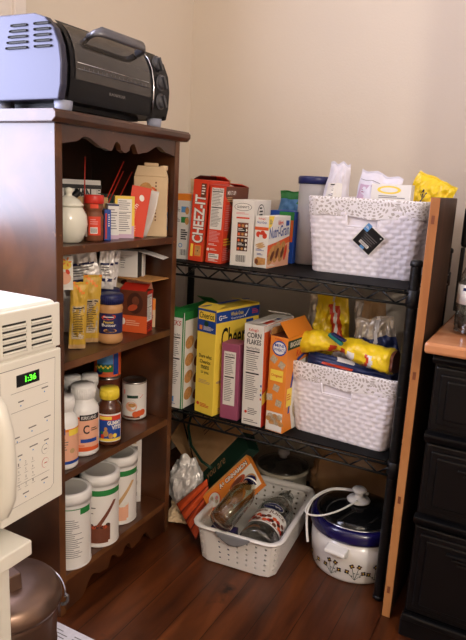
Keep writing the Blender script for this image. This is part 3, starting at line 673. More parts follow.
# ------------------------------------------------------------------ woven baskets
def rr(s, W, D, r):       # point and outward normal along a rounded rectangle, s in 0..1, starting front left, going right
    w=W-2*r; d=D-2*r; q=PI*r/2; P=2*w+2*d+4*q; t=(s%1)*P
    segs=[('l',w,(-w/2,-D/2),(1,0)),('a',q,(w/2,-d/2),-PI/2),('l',d,(W/2,-d/2),(0,1)),('a',q,(w/2,d/2),0),('l',w,(w/2,D/2),(-1,0)),('a',q,(-w/2,d/2),PI/2),('l',d,(-W/2,d/2),(0,-1)),('a',q,(-w/2,-d/2),PI)]
    for k,L,p,a in segs:
        if t<=L+1e-9:
            if k=='l': return (p[0]+a[0]*t,p[1]+a[1]*t),(a[1],-a[0])
            an=a+t/r; return (p[0]+r*math.cos(an),p[1]+r*math.sin(an)),(math.cos(an),math.sin(an))
        t-=L
    return (p[0],p[1]),(0,-1)
def per(W,D,r): return 2*(W-2*r)+2*(D-2*r)+2*PI*r
def basket(label, pos, rz, W0, D0, W1, D1, H, band, slot, tagged):
    t=thing('woven_basket',label,'basket',pos,rz,'white woven baskets on the wire rack')
    r=.022; P=per(W0,D0,r)
    def wall(s,z,o=0):
        k=z/H; (x,y),(nx,ny)=rr(s,W0+(W1-W0)*k,D0+(D1-D0)*k,r); return (x+nx*o,y+ny*o,z)
    NS=int(P/.0036); NR=int((H-.02)/.0030); bw=.026; bh=.0122
    def fn(u,v):
        z=v*(H-.014); row=int(z/bh); ph=(u*P/bw+.5*(row%2))%1; rz_=(z/bh)%1
        d=.0038*min(1,max(0,math.sin(PI*ph))*2.2)**.8*(.5+.5*max(0,math.sin(PI*rz_))**.6)
        d+=.0006*noise.noise(Vector((u*140,v*60,1)))
        su=(W0/P)*.5-.007/P; half=.036/P
        if slot and abs(u-(W0-2*r)/2/P)<half and H-band-.022<z: d=-.011
        return wall(u,z,d)
    cu=(W0-2*r)/2/P; half=.036/P
    mf=lambda u,v:'leaf_fabric' if slot and abs(u-cu)<half and v*(H-.014)>H-band-.020 else 'woven'
    b=MB(); b.grid(fn,NS,NR,mf,True,True,uvf=lambda u,v:(u*P,v*H)); 
    b.grid(lambda u,v:wall(u,.002+v*(H-.01),-.005),80,4,'woven',True,True)
    b.add([wall(k/80,.002,-.003) for k in range(80)],[tuple(range(80))[::-1]],'woven')
    b.add([wall(k/80,.006,-.005) for k in range(80)],[tuple(range(80))],'leaf_fabric')
    if slot:
        zb=H-band-.023; P_=[]
        for uu,zz in [(cu-half,H-band+.005),(cu-half,zb)]+[(cu-half+2*half*k/6,zb) for k in range(1,6)]+[(cu+half,zb),(cu+half,H-band+.005)]: P_.append(wall(uu,zz,.001))
        b.tube(P_,.0028,'woven',8)
    b.build('weave',t)
    b=MB()
    def cuff(u,v):
        if v<.5:
            k=v/.5; z=H-band+k*band+ .0025*math.sin(u*37)*(1-k)+.0015*math.sin(u*91)*(1-k); o=.0042+.0018*math.sin(u*53+1)*(1-k)
        elif v<.65: k=(v-.5)/.15; z=H+.003*math.sin(PI*k)*1; o=.0042-.010*k
        else: k=(v-.65)/.35; z=H-k*.05; o=-.0058
        z0=min(z,H); p=wall(u,z0,o); return (p[0],p[1],z)
    b.grid(cuff,160,22,'leaf_fabric',True,True,uvf=lambda u,v:(u*P,v*band*2)); b.build('fabric_liner',t)
    if tagged:
        # hanging card tag turned corner-up
        b=MB(); z0=H*.47; k=z0/H; y=-(D0+(D1-D0)*.75)/2-.0065
        b.T=Matrix.Translation((.018,y,H*.50)) @ Matrix.Rotation(math.radians(11),4,'X')@ Matrix.Rotation(math.radians(40),4,'Y')
        b.box(-.0295,.0295,0,.0012,-.0305,.0305,'white'); F=Face(b, lambda u,v,l:(u,-l,v))
        F.rect(-.0265,-.0285,.0545,.0575,'black',1); F.rect(-.0265,.012,.013,.020,'ltblue',2); F.lines(-.025,.018,.010,.006,2,'white',3); F.rect(-.004,-.0285,.012,.007,'ltblue',2)
        for i,w in enumerate((.040,.036,.028,.034)): F.rect(-w/2+.002,.008-.0055*i,w,.0016,'ink2',2)
        F.rect(-.013,-.020,.028,.008,'white',2); 
        for i in range(9): F.rect(-.011+.0027*i,-.0185,.0012,.005,'ink',3)
        F.oval(.022,.023,.0018,.0018,'white',2); b.build('card_tag',t)
    return t
basket('white woven basket with leaf-print liner and a black tag, on the upper shelf', (-.440,1.655,U), math.radians(2), .256,.275,.292,.315,.190,.044,True,True)
basket('white woven basket under the yellow chip bag, on the lower wire shelf', (-.420,1.572,Lw), math.radians(-4), .246,.275,.300,.315,.190,.046,True,False)

# bags in the upper basket
def p_label(F): 
    F.rect(.16,.58,.62,.18,'white',1,6); F.lines(.22,.60,.5,.12,6,'ink2',2,.4,2,4); F.rect(.22,.735,.5,.014,'ink',2,4)
pouch('snack_bag','white folded-top bag with a nutrition label, at the left of the upper basket','bag',(-.553,1.60,.846),(0,4,4),.095,.225,.05,'whitebag',11,.07,.45,None,p_label)
def p_pink(F):
    F.rect(.08,.52,.84,.30,'lilac',1,8); F.lines(.16,.70,.60,.09,3,'purple',2); F.oval(.30,.62,.12,.035,'red',2); F.oval(.60,.63,.14,.04,'dgreen',2); F.oval(.45,.62,.08,.03,'yellow',3); F.rect(.04,.875,.92,.006,'ink2',1,6)
pouch('snack_bag','white bag with red and green print and a folded top, in the upper basket','bag',(-.458,1.60,.855),(4,12,-4),.112,.195,.045,lambda u,v,s:'whitebag',12,.05,0,None,p_pink)
def p_wbox(b,F,R,T,L):
    F.oval(.045,.134,.030,.010,'yellow',1); F.oval(.045,.134,.022,.006,'white',2); F.lines(.02,.112,.07,.008,2,'ink2',1)
    T.rect(.01,.01,.08,.05,'paperwhite',1)
carton('snack_box','white box with a yellow oval mark, standing in the upper basket beside the yellow bag','box',(-.338,1.56,.872),0,.100,.035,.148,{'*':'white'},p_wbox,0)
def chipm(u,v,s): 
    if (u-.5)**2*2+(v-.45)**2*3<.02: return 'white'
    return 'chipred' if v<.30 and u>.45 else 'chipyellow'
def p_chip(F): F.text('N',.30,.66,.12,.16,'navy',2,.04,rot=-12)
pouch('chip_bag','yellow chip bag sticking up at the right of the upper basket','bag',(-.372,1.69,.855),(0,22,-6),.11,.20,.05,chipm,21,.18,0,None,p_chip)
# bags in the lower basket
def chip2(u,v,s):
    if u<.22: return 'clearbag'
    if .70<u+.3*(v-.7)<.76: return 'white'
    if .60<u+.3*(v-.7)<.86 and v<.9: return 'chipred'
    return 'chipyellow'
pouch('chip_bag','yellow and red chip bag standing at the back left of the lower basket','bag',(-.530,1.62,.43),(0,-3,0),.15,.285,.06,chip2,31,.2,.25)
pouch('bread_bag','clear bag of tan bread standing at the back of the lower basket','bag',(-.412,1.64,.42),(0,-4,0),.095,.290,.05,lambda u,v,s:'clearbag' if u<.3 or v<.25 else ('tan' if v>.4 else 'white'),33,.2,.1)
pouch('snack_bag','dark blue bag with a white stripe at the right of the lower basket','bag',(-.330,1.54,.43),(0,-14,0),.11,.262,.05,lambda u,v,s:'white' if abs(u-.30-.3*v)<.05 else ('clearbag' if v>.8 else 'navybag'),35,.2,.1)
pouch('snack_bag','pale grey bag lying behind the rolled yellow chip bag in the lower basket','bag',(-.43,1.50,.500),(-60,0,0),.17,.12,.05,lambda u,v,s:'whitebag' if u<.8 else 'lilac',37,.15)
pouch('snack_bag','flat navy and red packet tucked inside the front of the lower basket','bag',(-.43,1.462,.528),(-12,3,-3),.225,.052,.018,lambda u,v,s:'chipred' if .2<u<.6 and .5<v<.62 else ('white' if v>.8 and .35<u<.55 else 'navybag'),39,.1)
# rolled chip bag lying across the basket
b=MB()
def roll(u,v):
    x=(u-.5)*.255; a=2*PI*v; pinch=.55+.45*min(1,abs(u-.40)*5); flare=1+.25*max(0,u-.8)*5
    rr_=.030*pinch*flare*(1+.22*noise.noise(Vector((u*7,math.cos(a)*1.2,math.sin(a)*1.2)))+.10*noise.noise(Vector((u*22,math.cos(a)*3,math.sin(a)*3))))
    if u>.97: rr_*=.8
    return (x, rr_*1.15*math.cos(a), rr_*math.sin(a)*.95+.010*math.sin(u*5))
def rollm(u,v):
    if u>.975: return 'choc'
    w_=.08*math.sin(v*9)
    if .26<u+w_<.33 and .5<v<.8: return 'chipred'
    if .38<u+w_<.44 and .5<v<.75: return 'chipred'
    if .46<u+w_<.54 and .5<v<.7: return 'white'
    if .66<u+w_<.69 and .45<v<.9: return 'chipred'
    if .69<=u+w_<.73 and .45<v<.9: return 'white'
    return 'chipyellow'
b.grid(roll,70,36,rollm,True,False); b.add([roll(1,k/24) for k in range(24)],[tuple(range(24))],'choc2'); b.add([roll(0,k/24) for k in range(24)],[tuple(range(24))[::-1]],'chipyellow')
o=b.build('chip_bag'); o.location=(-.432,1.47,.607); o.rotation_euler=(0,math.radians(-1),math.radians(-6))
tag(o,'rolled yellow chip bag held by a clip, lying across the lower basket','bag')
ck=thing('bag_clip','teal and navy spring clip pinching the rolled yellow chip bag','clip',(-.458,1.435,.632),math.radians(-6))
b=MB(); b.T=Matrix.Rotation(.5,4,'Y'); b.box(-.022,.022,-.006,.006,0,.010,'teal'); b.build('jaw',ck,.003)
b=MB(); b.T=Matrix.Rotation(.35,4,'Y'); b.box(-.014,.026,-.007,.007,.011,.017,'navy'); b.build('lever',ck,.002)

# ------------------------------------------------------------------ bookcase contents
S1,S2,S3,S4 = [z+.0004 for z in SH]      # bottom .. top shelf
def tub(x,y,label,kind):
    t=thing('drink_mix_tub',label,'canister',(x,y,S1),0,'white drink mix tubs on the bottom shelf')
    R=.0485; b=MB(); b.lathe([(.045,0),(R,.003),(R,.006),(R-.001,.008),(R-.001,.164),(R,.166)],48,'plwhite'); a=toward(x,y)
    f=cyl(b,R-.0008,a)
    if kind=='back':
        f.rect(-.05,.008,.10,.150,'paperwhite',1,20); f.rect(-.05,.155,.075,.0022,'green',2,16); f.rect(.022,.141,.030,.016,'green',2,8); f.lines(-.040,.03,.070,.10,20,'ink2',2,.32,3,10); f.rect(-.030,.060,.014,.010,'ink2',3,3)
    else:
        f.rect(-.060,.008,.12,.152,'white',1,24); f.rect(-.060,.141,.12,.015,'green',2,24); f.text('fe',-.030,.1445,.010,.007,'white',3,.01)
        f.rect(-.040,.108,.03,.003,'ink2',2,4); f.lines(-.04,.09,.026,.012,2,'ink2',2,.4,1,4)
        N=12
        for i in range(N):
            u0=-.036+.062*i/N; f.rect(u0,.014 if 0<i<N-1 else .020,.062/N+.0002,.044,'choc' if kind=='choc' else 'peach',3)
        for i in range(8): f.oval(-.028+.0068*i,.060+.003*math.sin(i*2),.006,.005,'choc2' if kind=='choc' and i%2 else 'candy' if kind=='choc' else 'cream',4,0,8)
        for i in range(10):
            t0=i/10; f.quad([(-.010+.045*t0,.060+.066*t0),(.000+.043*t0,.058+.066*t0),(.000+.043*(t0+.1),.058+.066*(t0+.1)),(-.010+.045*(t0+.1),.060+.066*(t0+.1))],'choc' if kind=='choc' else 'tan',5)
        f.rect(-.060,.008,.12,.001,'white',2,24)
    b.build('tub',t)
    b=MB(); b.lathe([(R+.0012,.166),(R+.0012,.184),(R-.0005,.187),(R-.0005,.190),(.040,.192),(.038,.190,'lidgrey'),(.0,.190)],48,'plwhite'); b.build('lid',t)
    return t
tub(-.9265,.999,'white drink mix tub turned to its text side, nearest on the bottom bookcase shelf','back')
tub(-.929,1.107,'white tub with a chocolate drink picture, middle of the three on the bottom shelf','choc')
tub(-.953,1.214,'white tub with a pale drink picture, farthest of the three on the bottom shelf','van')
def p_st(b,F,R,T,L):
    for i in range(5): F.rect(.004,.02+.035*i,.03,.012,'ink2',1); F.rect(.010,.04+.035*i,.02,.008,'tan',1)
carton('tall_tin','narrow silver and beige tall box behind the farthest white tub','box',(-.950,1.310,S1),45,.045,.05,.190,{'*':'paperwhite'},p_st)

def bottle(x,y,z,R,H,label,kind,name='vitamin_bottle',body='plwhite',cap='plwhite',group=None):
    t=thing(name,label,'bottle',(x,y,z),0,group); a=toward(x,y); hb=H*.70
    b=MB(); b.lathe([(R*.92,0),(R,.004),(R,.008),(R,hb*.93),(R*.93,hb*1.0),(R*.72,hb*1.075),(R*.66,hb*1.10),(R*.66,H*.86)],40,body); f=cyl(b,R,a)
    if kind=='C':
        f.rect(-.045,.016,.09,hb*.80-.010,'peach',1,20); f.rect(-.045,.014,.09,.010,'orange2',2,20); f.rect(-.045,hb*.80,.09,.004,'orange2',2,20)
        f.rect(-.008,hb*.80-.004,.050,.014,'ink',3,10); f.text('KIRKLAND',-.004,hb*.80-.001,.036,.008,'white',5,.01); f.text('C',.000,.058,.014,.022,'ink',4,.02); f.lines(.018,.062,.02,.010,2,'ink',4,.4,1,4); f.rect(-.006,.036,.040,.009,'blue',3,8); f.lines(-.03,.020,.05,.010,2,'orange2',3,.5,1,6); f.oval(-.018,.038,.005,.004,'tan',4)
        for i in range(6): f.rect(-.04+.013*i,.05+.004*i,.012,.0012,'pink',2,2)
    if kind=='L':
        f.rect(-.04,.020,.09,hb*.76-.010,'peach',1,20); f.rect(-.04,.014,.09,.007,'blue',2,20); f.rect(-.04,hb*.76+.004,.09,.006,'orange',2,20); f.rect(.012,hb*.76-.006,.028,.014,'yellow',3,6); f.rect(-.012,.085,.016,.016,'blue',3,4); f.rect(-.010,.087,.012,.012,'orange',4,3); f.lines(-.01,.045,.022,.03,5,'ink2',3,.35,1,3); f.oval(.020,.045,.006,.006,'tan',3); f.rect(-.012,.024,.006,.014,'ink',3,2)
    if kind=='G':
        f.rect(-.028,.012,.062,.072,'white',1,12); f.rect(-.026,.020,.058,.048,'blue',2,12); f.rect(-.026,.014,.058,.007,'yellow',2,12); f.rect(-.026,.068,.058,.012,'red',2,12); f.rect(-.024,.070,.03,.008,'yellow',3,6)
        f.text('GUMMY',-.004,.056,.034,.011,'white',4,.04); f.text('VITES',.006,.044,.026,.011,'white',4,.04)
        for (u,v,m,q) in ((-.008,.034,'cookie',.008),(-.016,.026,'red',.006),(.004,.028,'cookie',.007),(-.008,.046,'cookie',.005),(.014,.028,'yellow',.006),(-.018,.036,'green',.004)): f.oval(u,v,q*.8,q,m,4)
    b.build('bottle',t)
    c=MB(); pr=[(R*.74,H*.82)]; 
    for i in range(1): pr+=[(R*.76,H*.83),(R*.76,H*.97),(R*.72,H)]
    pr+=[(0,H+.0005)]; c.lathe(pr,40,cap); 
    for k in range(36):
        q=2*PI*k/36; c.tube([(R*.76*math.cos(q),R*.76*math.sin(q),H*.84),(R*.76*math.cos(q),R*.76*math.sin(q),H*.96)],.0008,cap,6)
    c.build('cap',t); return t
bottle(-.930,.981,S2,.033,.165,'white vitamin bottle with a blue stripe at the base, nearest on the third shelf','L')
bottle(-.943,1.062,S2,.037,.170,'large white vitamin C bottle with orange label, left of the yellow-capped bottle','C')
bottle(-.927,1.139,S2,.031,.143,'brown gummy vitamin bottle with a yellow cap','G',body='amber',cap='yellid')
bottle(-1.010,1.098,S2,.0275,.168,'white capped bottle in the back row, left one of the pair behind','n',group=None)
bottle(-1.006,1.158,S2,.0275,.158,'white capped bottle in the back row, right one of the pair behind','n',group=None)
def can(x,y,z,R,H,label,kind,group=None):
    t=thing('food_can',label,'can',(x,y,z),0,group); a=toward(x,y); b=MB()
    b.lathe([(R*.95,0,'steel'),(R,.002,'steel'),(R,.004,kind),(R*.99,.005,kind),(R*.99,H-.005,'steel'),(R,H-.004,'steel'),(R,H-.001,'steel'),(R*.94,H,'steel'),(R*.93,H-.004,'steel'),(0,H-.004)],40,'steel'); f=cyl(b,R*.99,a)
    if kind=='white':
        f.quad([(-.030,H-.022),(-.030,H-.034),(.016,H-.044),(.026,H-.036),(.014,H-.030)],'red',2); f.rect(-.020,H-.044,.030,.008,'dgreen',3,6)
        f.oval(-.008,.042,.017,.018,'paperwhite',1); f.oval(-.008,.040,.016,.014,'peach',2); f.oval(-.006,.044,.010,.006,'cookie',3)
        for k in range(3): f.oval(.004+.010*k,.018+.002*k,.009,.009,'orange2',3)
        f.rect(-.034,.006,.05,.006,'choc',2,10)
    if kind=='orange2':
        f.rect(-.030,.035,.045,.060,'ltblue',2,10); f.rect(-.030,.018,.045,.022,'green',2,10); f.rect(.016,.01,.016,.085,'blue',2,5)
        for k in range(8): f.oval(-.035+.006*k,.030+.004*(k%2),.003,.003,'yellow',3)
        f.oval(-.022,.018,.010,.008,'navy',3)
    b.build('can',t); return t
can(-.980,1.312,S2,.034,.108,'pale food can with a red banner, right of the yellow-capped bottle','white')
can(-1.045,1.275,S2,.036,.118,'brown-labelled can under another can at the back of the third shelf','brown')
can(-1.045,1.275,S2+.1185,.037,.105,'orange and green labelled can stacked on top of another can','orange2')

# second shelf from the top
def p_pb(f,R):
    f.rect(-.045,.026,.085,.050,'navy',1,18); f.oval(-.004,.067,.017,.0065,'red',3,.1); f.rect(-.016,.0665,.024,.002,'white',5,6); f.text('Peanut',-.016,.052,.024,.006,'yellow2',3,.01); f.text('Butter',-.020,.044,.034,.007,'white',3,.01); f.oval(0,.034,.016,.005,'cookie',3); f.oval(0,.033,.013,.003,'choc2',4)
def jar(x,y,label,rot=0):
    t=thing('peanut_butter_jar',label,'jar',(x,y,S3),0,'peanut butter jars'); R=.0305; b=MB()
    b.lathe([(.026,0),(.0295,.004),(R,.010),(R,.018),(R-.0012,.022),(R-.0012,.080),(R,.084),(R-.001,.092),(.027,.098)],40,'peanut'); p_pb(cyl(b,R-.0008,toward(x,y)+rot),R); b.build('jar',t)
    b=MB(); b.lathe([(.0275,.096),(.0308,.097),(.0308,.116),(.029,.119),(0,.119)],40,'navy')
    for k in range(40): q=2*PI*k/40; b.tube([(.0308*math.cos(q),.0308*math.sin(q),.099),(.0308*math.cos(q),.0308*math.sin(q),.115)],.0006,'navy',6)
    b.build('lid',t)
jar(-.932,1.146,'peanut butter jar with dark blue lid, nearer one of the two'); jar(-.985,1.200,'peanut butter jar with dark blue lid, partly hidden behind the first',.4)
def yel(seed,label,pos,rz,w,h):
    def pr(F): F.rect(.14,.16,.72,.50,'oat',1,5); F.lines(.18,.18,.62,.42,16,'ink',2,.35,seed,4); F.rect(.18,.62,.62,.02,'ink',2,4)
    pouch('snack_pouch',label,'pouch',pos,(4,2,rz),w,h,.022,lambda u,v,s:'tan' if (v<.06) else ('orange' if v>.84 and int(u*5+v*20)%4==0 else 'mustard'),seed,.12,0,'yellow snack pouches',pr,20,30,seal=.05)
yel(41,'yellow snack pouch with a nutrition panel, left one of the two on the shelf',(-.945,1.043,S3+.002),50,.038,.158)
yel(42,'yellow snack pouch with a nutrition panel, touching the peanut butter jar',(-.960,1.103,S3+.002),52,.043,.166)
def p_pink2(b,F,R,T,L):
    F.lines(.004,.05,.02,.07,6,'pink',1); F.rect(0,0,.03,.03,'ltblue',1); F.oval(.022,.085,.006,.010,'choc',1)
carton('snack_box','white and pink carton standing behind the microwave corner on the second shelf','box',(-.965,1.012,S3),45,.040,.05,.139,{'*':'lilac'},p_pink2)
def p_peach(b,F,R,T,L):
    F.rect(0,0,.045,.075,'cream',1); F.oval(.030,.055,.012,.010,'yellow2',2); F.oval(.026,.026,.015,.014,'peach',2); F.oval(.034,.040,.004,.006,'red',3,.5); F.oval(.016,.038,.004,.005,'redd',3)
    for k in range(5): F.oval(.032+.007*math.cos(k*1.25),.062+.007*math.sin(k*1.25),.004,.002,'orange',3,k*1.25)
carton('tea_box','cream box with fruit print, balanced on the pink carton under the shelf','box',(-.925,1.010,S3+.1455),45,.045,.085,.074,{'*':'cream'},p_peach)
carton('snack_box','low white box behind the two yellow pouches','box',(-1.055,1.165,S3),40,.10,.04,.165,{'*':'paperwhite'},lambda b,F,R,T,L:(F.rect(.06,.135,.03,.012,'red',1),F.lines(.01,.14,.04,.015,2,'ink2',1)))
for i,(pos,rz,w,h,ry,lab) in enumerate((((-.995,1.135,.733),38,.078,.098,-10,'silver foil packet, left of the bunch resting on the peanut butter jars'),((-.966,1.168,.734),45,.040,.095,3,'silver foil packet, middle of the bunch resting on the peanut butter jars'),((-.985,1.205,.734),55,.038,.092,8,'silver foil packet, right of the bunch resting on the peanut butter jars'))):
    def pf(F): F.rect(.1,.2,.8,.08,'navy',1,5); F.rect(.1,.62,.8,.06,'navy',1,5); F.lines(.15,.32,.7,.26,4,'ink2',1,.4,i+2,4)
    pouch('foil_packet',lab,'packet',pos,(0,ry,rz),w,h,.016,lambda u,v,s:'foil',51+i,.35,.1,'silver foil packets',pf,16,20)
def p_rb(b,F,R,T,L):
    F.rect(0,.045,.076,.066,'brown',1); F.oval(.042,.078,.022,.028,'choc2',2); F.oval(.044,.084,.010,.012,'choc',3); F.oval(.036,.066,.014,.008,'candy',3,.4); F.rect(0,0,.076,.045,'orange2',1); F.oval(.010,.028,.006,.009,'cream',2); F.lines(.018,.016,.04,.016,3,'peach',2)
    R.nutrition(.006,.03,.036,.070,1); R.rect(0,.10,.049,.010,'redd',1); R.lines(.006,.006,.036,.02,4,'ink',1)
carton('hot_cocoa_box','open red-brown box with a chocolate picture, right of the peanut butter','box',(-.911,1.262,S3),14,.072,.049,.110,{'*':'redd','t':'choc2'},p_rb,0,None,[('f',.035,24,'redd'),('k',.03,60,'peach')])
carton('snack_box','beige carton with brown print, standing behind the open red-brown box','box',(-.985,1.328,S3),38,.075,.02,.136,{'*':'cartonbeige'},lambda b,F,R,T,L:(F.oval(.040,.118,.012,.007,'brown',1),F.rect(.0,.095,.075,.004,'orange2',1)))
carton('snack_box','small orange and white carton at the right end of the second shelf','box',(-.934,1.338,S3),40,.028,.018,.078,{'*':'cartonbeige'},lambda b,F,R,T,L:(F.rect(0,.048,.028,.030,'orange',1),F.oval(.014,.058,.006,.008,'redd',2),F.lines(.004,.008,.02,.03,6,'ink2',1)))
def p_wt(b,F,R,T,L):
    F.lines(.035,.020,.014,.03,5,'ink2',1,.3); F.rect(.006,.056,.06,.0006,'ink2',1)
wt=carton('white_box','opened white box lying on top of the cartons, flap hanging out','box',(-.953,1.281,.7500),18,.082,.052,.069,{'*':'paperwhite','r':'ink'},p_wt,0,None,[('r',-.070,14,'paperwhite')])
b=MB(); b.box(.083,.087,.030,.048,0,.060,'paperwhite'); b.build('inner_flap', wt)
b=MB(); b.box(-1.07,-.900,1.262,1.346,.7470,.7495,'cookie')
# thin card tray carrying it
tag(b.build('card_sheet'),'thin brown card sheet under the opened white box','card')

# top shelf
sj=thing('sugar_jar','round white porcelain jar with lid, at the left of the top bookcase shelf','jar',(-.945,1.020,S4))
b=MB(); b.lathe([(.022,0),(.027,.003),(.036,.020),(.040,.040),(.038,.060),(.030,.075),(.026,.080)],40,'porcelain'); b.build('jar',sj)
b=MB(); b.lathe([(.031,.078),(.032,.082),(.029,.085),(.024,.092),(.012,.099),(.007,.101),(.007,.105),(.010,.110),(.009,.116),(0,.118)],40,'porcelain'); b.build('lid',sj)
def p_tin(b,F,R,T,L):
    F.rect(0,.112,.12,.010,'ink',1); F.text('KANAN',.028,.088,.066,.024,'ink',1,.05); F.lines(.03,.066,.05,.008,2,'ink2',1); F.lines(.03,.04,.03,.015,2,'ink',1); F.oval(.100,.090,.005,.005,'tan',1); F.rect(.108,.03,.001,.08,'ink2',1); F.lines(.111,.03,.008,.08,12,'ink',1,.4); F.oval(.085,.058,.009,.007,'ink2',1)
carton('coffee_tin','white square tin with black lettering and black rim, behind the porcelain jar','tin',(-1.040,1.238,S4),52,.118,.045,.134,{'*':'paperwhite','t':'black'},p_tin)
sp=thing('spice_jar','spice jar with a bright red lid and ground brown spice','jar',(-.936,1.091,S4)); R=.021; b=MB()
b.lathe([(.019,0),(R,.003),(R,.058),(.0175,.064),(.0175,.068),(.0205,.074),(.0205,.084)],32,'spicebrown'); f=cyl(b,R,toward(-.936,1.091)); f.rect(-.012,.014,.028,.042,'red',1,8); f.rect(-.008,.018,.016,.014,'white',2,4)
for k in range(7): f.rect(-.0065+.002*k,.020,.0009,.010,'ink',3)
f.lines(-.008,.036,.018,.014,3,'pink',2,.4,1,3); f.rect(-.024,.010,.008,.046,'cream',1,3); f2=cyl(b,.0205,toward(-.936,1.091)); f2.rect(-.008,.074,.018,.009,'red',1,4); b.build('glass_jar',sp)
b=MB(); b.lathe([(.0215,.084),(.0225,.086),(.0225,.100),(.021,.103),(0,.103)],32,'redlid'); b.build('lid',sp)
pg=thing('pepper_grinder','small black grinder leaning behind the porcelain jar','grinder',(-.988,1.076,S4)); b=MB(); b.lathe([(.018,0),(.018,.045),(.013,.055),(.016,.068),(.008,.078),(0,.079)],24,'black'); b.build('body',pg)
b=MB(); b.tube([(-.008,-.012,.070),(-.004,-.004,.086),(.010,.014,.110)],.008,'black',8); b.build('handle',pg)
carton('spice_box','small green and yellow box between the porcelain jar and the spice jar','box',(-.975,1.088,S4),45,.03,.02,.072,{'*':'yellow2'},lambda b,F,R,T,L:(F.rect(0,0,.03,.03,'green',1),F.lines(.004,.04,.02,.02,3,'dgreen',1)))
carton('spice_box','thin blue box with a red stripe, right of the red-lidded spice jar','box',(-.914,1.124,S4),45,.015,.055,.070,{'*':'blue'},lambda b,F,R,T,L:(F.rect(.002,.004,.004,.058,'redd',1),F.lines(.009,.03,.004,.03,6,'white',1)))
carton('spice_box','slim white box standing beside the thin blue box','box',(-.922,1.163,S4),45,.026,.06,.082,{'*':'paperwhite'},lambda b,F,R,T,L:(F.rect(0,.078,.026,.004,'navy',1),F.lines(.003,.02,.02,.05,8,'ink2',1,.3),F.rect(0,0,.026,.010,'lilac',1)))
def p_yp(b,F,R,T,L):
    F.rect(0,.055,.046,.045,'yellow2',1); F.rect(0,0,.046,.030,'lilac',1); F.rect(.006,.010,.034,.084,'paperwhite',2); F.lines(.008,.014,.030,.046,9,'ink2',3,.35); F.lines(.008,.066,.030,.024,5,'ink2',3,.35); F.rect(.008,.062,.030,.0012,'ink',3)
carton('tea_box','yellow and lilac box with a nutrition label, left of the red booklet','box',(-.918,1.218,S4),45,.047,.03,.101,{'*':'yellow2','t':'tan'},p_yp)
carton('tea_box','brown and beige carton behind the slim white box','box',(-.985,1.200,S4),45,.075,.03,.094,{'*':'tan'},lambda b,F,R,T,L:F.quad([(.01,.06),(.03,.085),(.05,.06)],'brown',1))
carton('tea_box','dark green box at the back of the top shelf, behind the tea boxes','box',(-1.060,1.318,S4),46,.09,.025,.100,{'*':'dgreen'},lambda b,F,R,T,L:F.lines(.03,.06,.05,.02,3,'white',1))
# red booklet with white leaflet curling beside it
b=MB(); b.T=Matrix.Translation((-.945,1.213,S4+.0078)) @ Matrix.Rotation(math.radians(50),4,'Z') @ Matrix.Rotation(math.radians(9),4,'Y')
b.box(0,.048,0,.003,.0,.122,'red'); F=Face(b,lambda u,v,l:(u,-l,v)); F.text('Arm',.010,.050,.03,.012,'white',1,.0,rot=62); F.lines(.020,.010,.006,.016,3,'peach',1); F.oval(.028,.095,.006,.008,'white',1,.4); F.rect(.018,.03,.0006,.04,'peach',1)
o=b.build('recipe_booklet'); tag(o,'bright red booklet leaning right on the top bookcase shelf','booklet')
b=MB()
def leaf(u,v):
    x=.022*u+.016*v; y=.006-.028*math.sin(v*2.6)*u; return (x,y,.118*v)
b.grid(leaf,8,14,'paperwhite'); o=b.build('leaflet',solid=.0012); o.location=(-.932,1.250,S4+.001); o.rotation_euler=(0,math.radians(6),math.radians(48)); tag(o,'curling white leaflet between the red booklet and the beige carton','leaflet')
tn=thing('small_tin','low silver tin at the foot of the curling leaflet','tin',(-.985,1.268,S4)); b=MB(); b.lathe([(.018,0),(.019,.002),(.019,.022),(.0,.022)],24,'steel'); b.build('tin',tn); b=MB(); b.lathe([(.0195,.019),(.0195,.026),(0,.0265)],24,'steel'); b.build('lid',tn)
def p_ct(b,F,R,T,L):
    for i in range(12): F.rect(.054,.040+.0085*i,.0035,.004,'brown',1)
    F.oval(.034,.092,.024,.036,'orange2',1,-.5); F.oval(.034,.094,.018,.029,'cartonbeige',2,-.5); F.oval(.028,.112,.018,.024,'cookie',3,-.3); F.quad([(.018,.070),(.024,.068),(.050,.112),(.044,.115)],'redd',4)
    R.rect(.004,.018,.016,.045,'ltblue',1); R.oval(.012,.040,.005,.014,'white',2); R.oval(.012,.10,.010,.036,'orange2',1); R.oval(.012,.10,.007,.030,'cartonbeige',2); R.rect(.009,.082,.006,.038,'redd',3)
ct_=carton('gable_carton','tall beige carton with orange badge at the right of the top shelf','carton',(-.896,1.324,S4),30,.085,.024,.150,{'*':'cartonbeige'},p_ct)
b=MB(); b.prism([(0,.150),(.085,.150),(.077,.176),(.008,.176)],.001,.023,'cartonbeige','y'); b.box(.024,.060,.010,.013,.176,.184,'cartonbeige'); b.build('gable_top',ct_,.002)
b=MB(); b.lathe([(.007,.166),(.010,.168),(.010,.178),(0,.179)],16,'cartonbeige',cx=.074,cy=.012); b.build('spout_cap',ct_)

def stick(p,q,lab):
    b=MB(); b.tube([p,q],.0015,'redd',8); tag(b.build('skewer_stick'),lab,'stick','thin red sticks on the top shelf')
stick((-1.000,1.150,S4+.003),(-1.000,1.278,1.042),'thin red stick behind the tea boxes, longest of the three slanting ones')
stick((-1.000,1.162,S4+.003),(-1.005,1.283,1.018),'thin red stick behind the tea boxes, middle of the three slanting ones')
stick((-.996,1.185,S4+.003),(-1.000,1.313,1.018),'thin red stick behind the tea boxes, rightmost of the three slanting ones')
stick((-1.030,1.165,S4+.003),(-1.000,1.134,1.045),'thin red stick rising upright above the white tin')

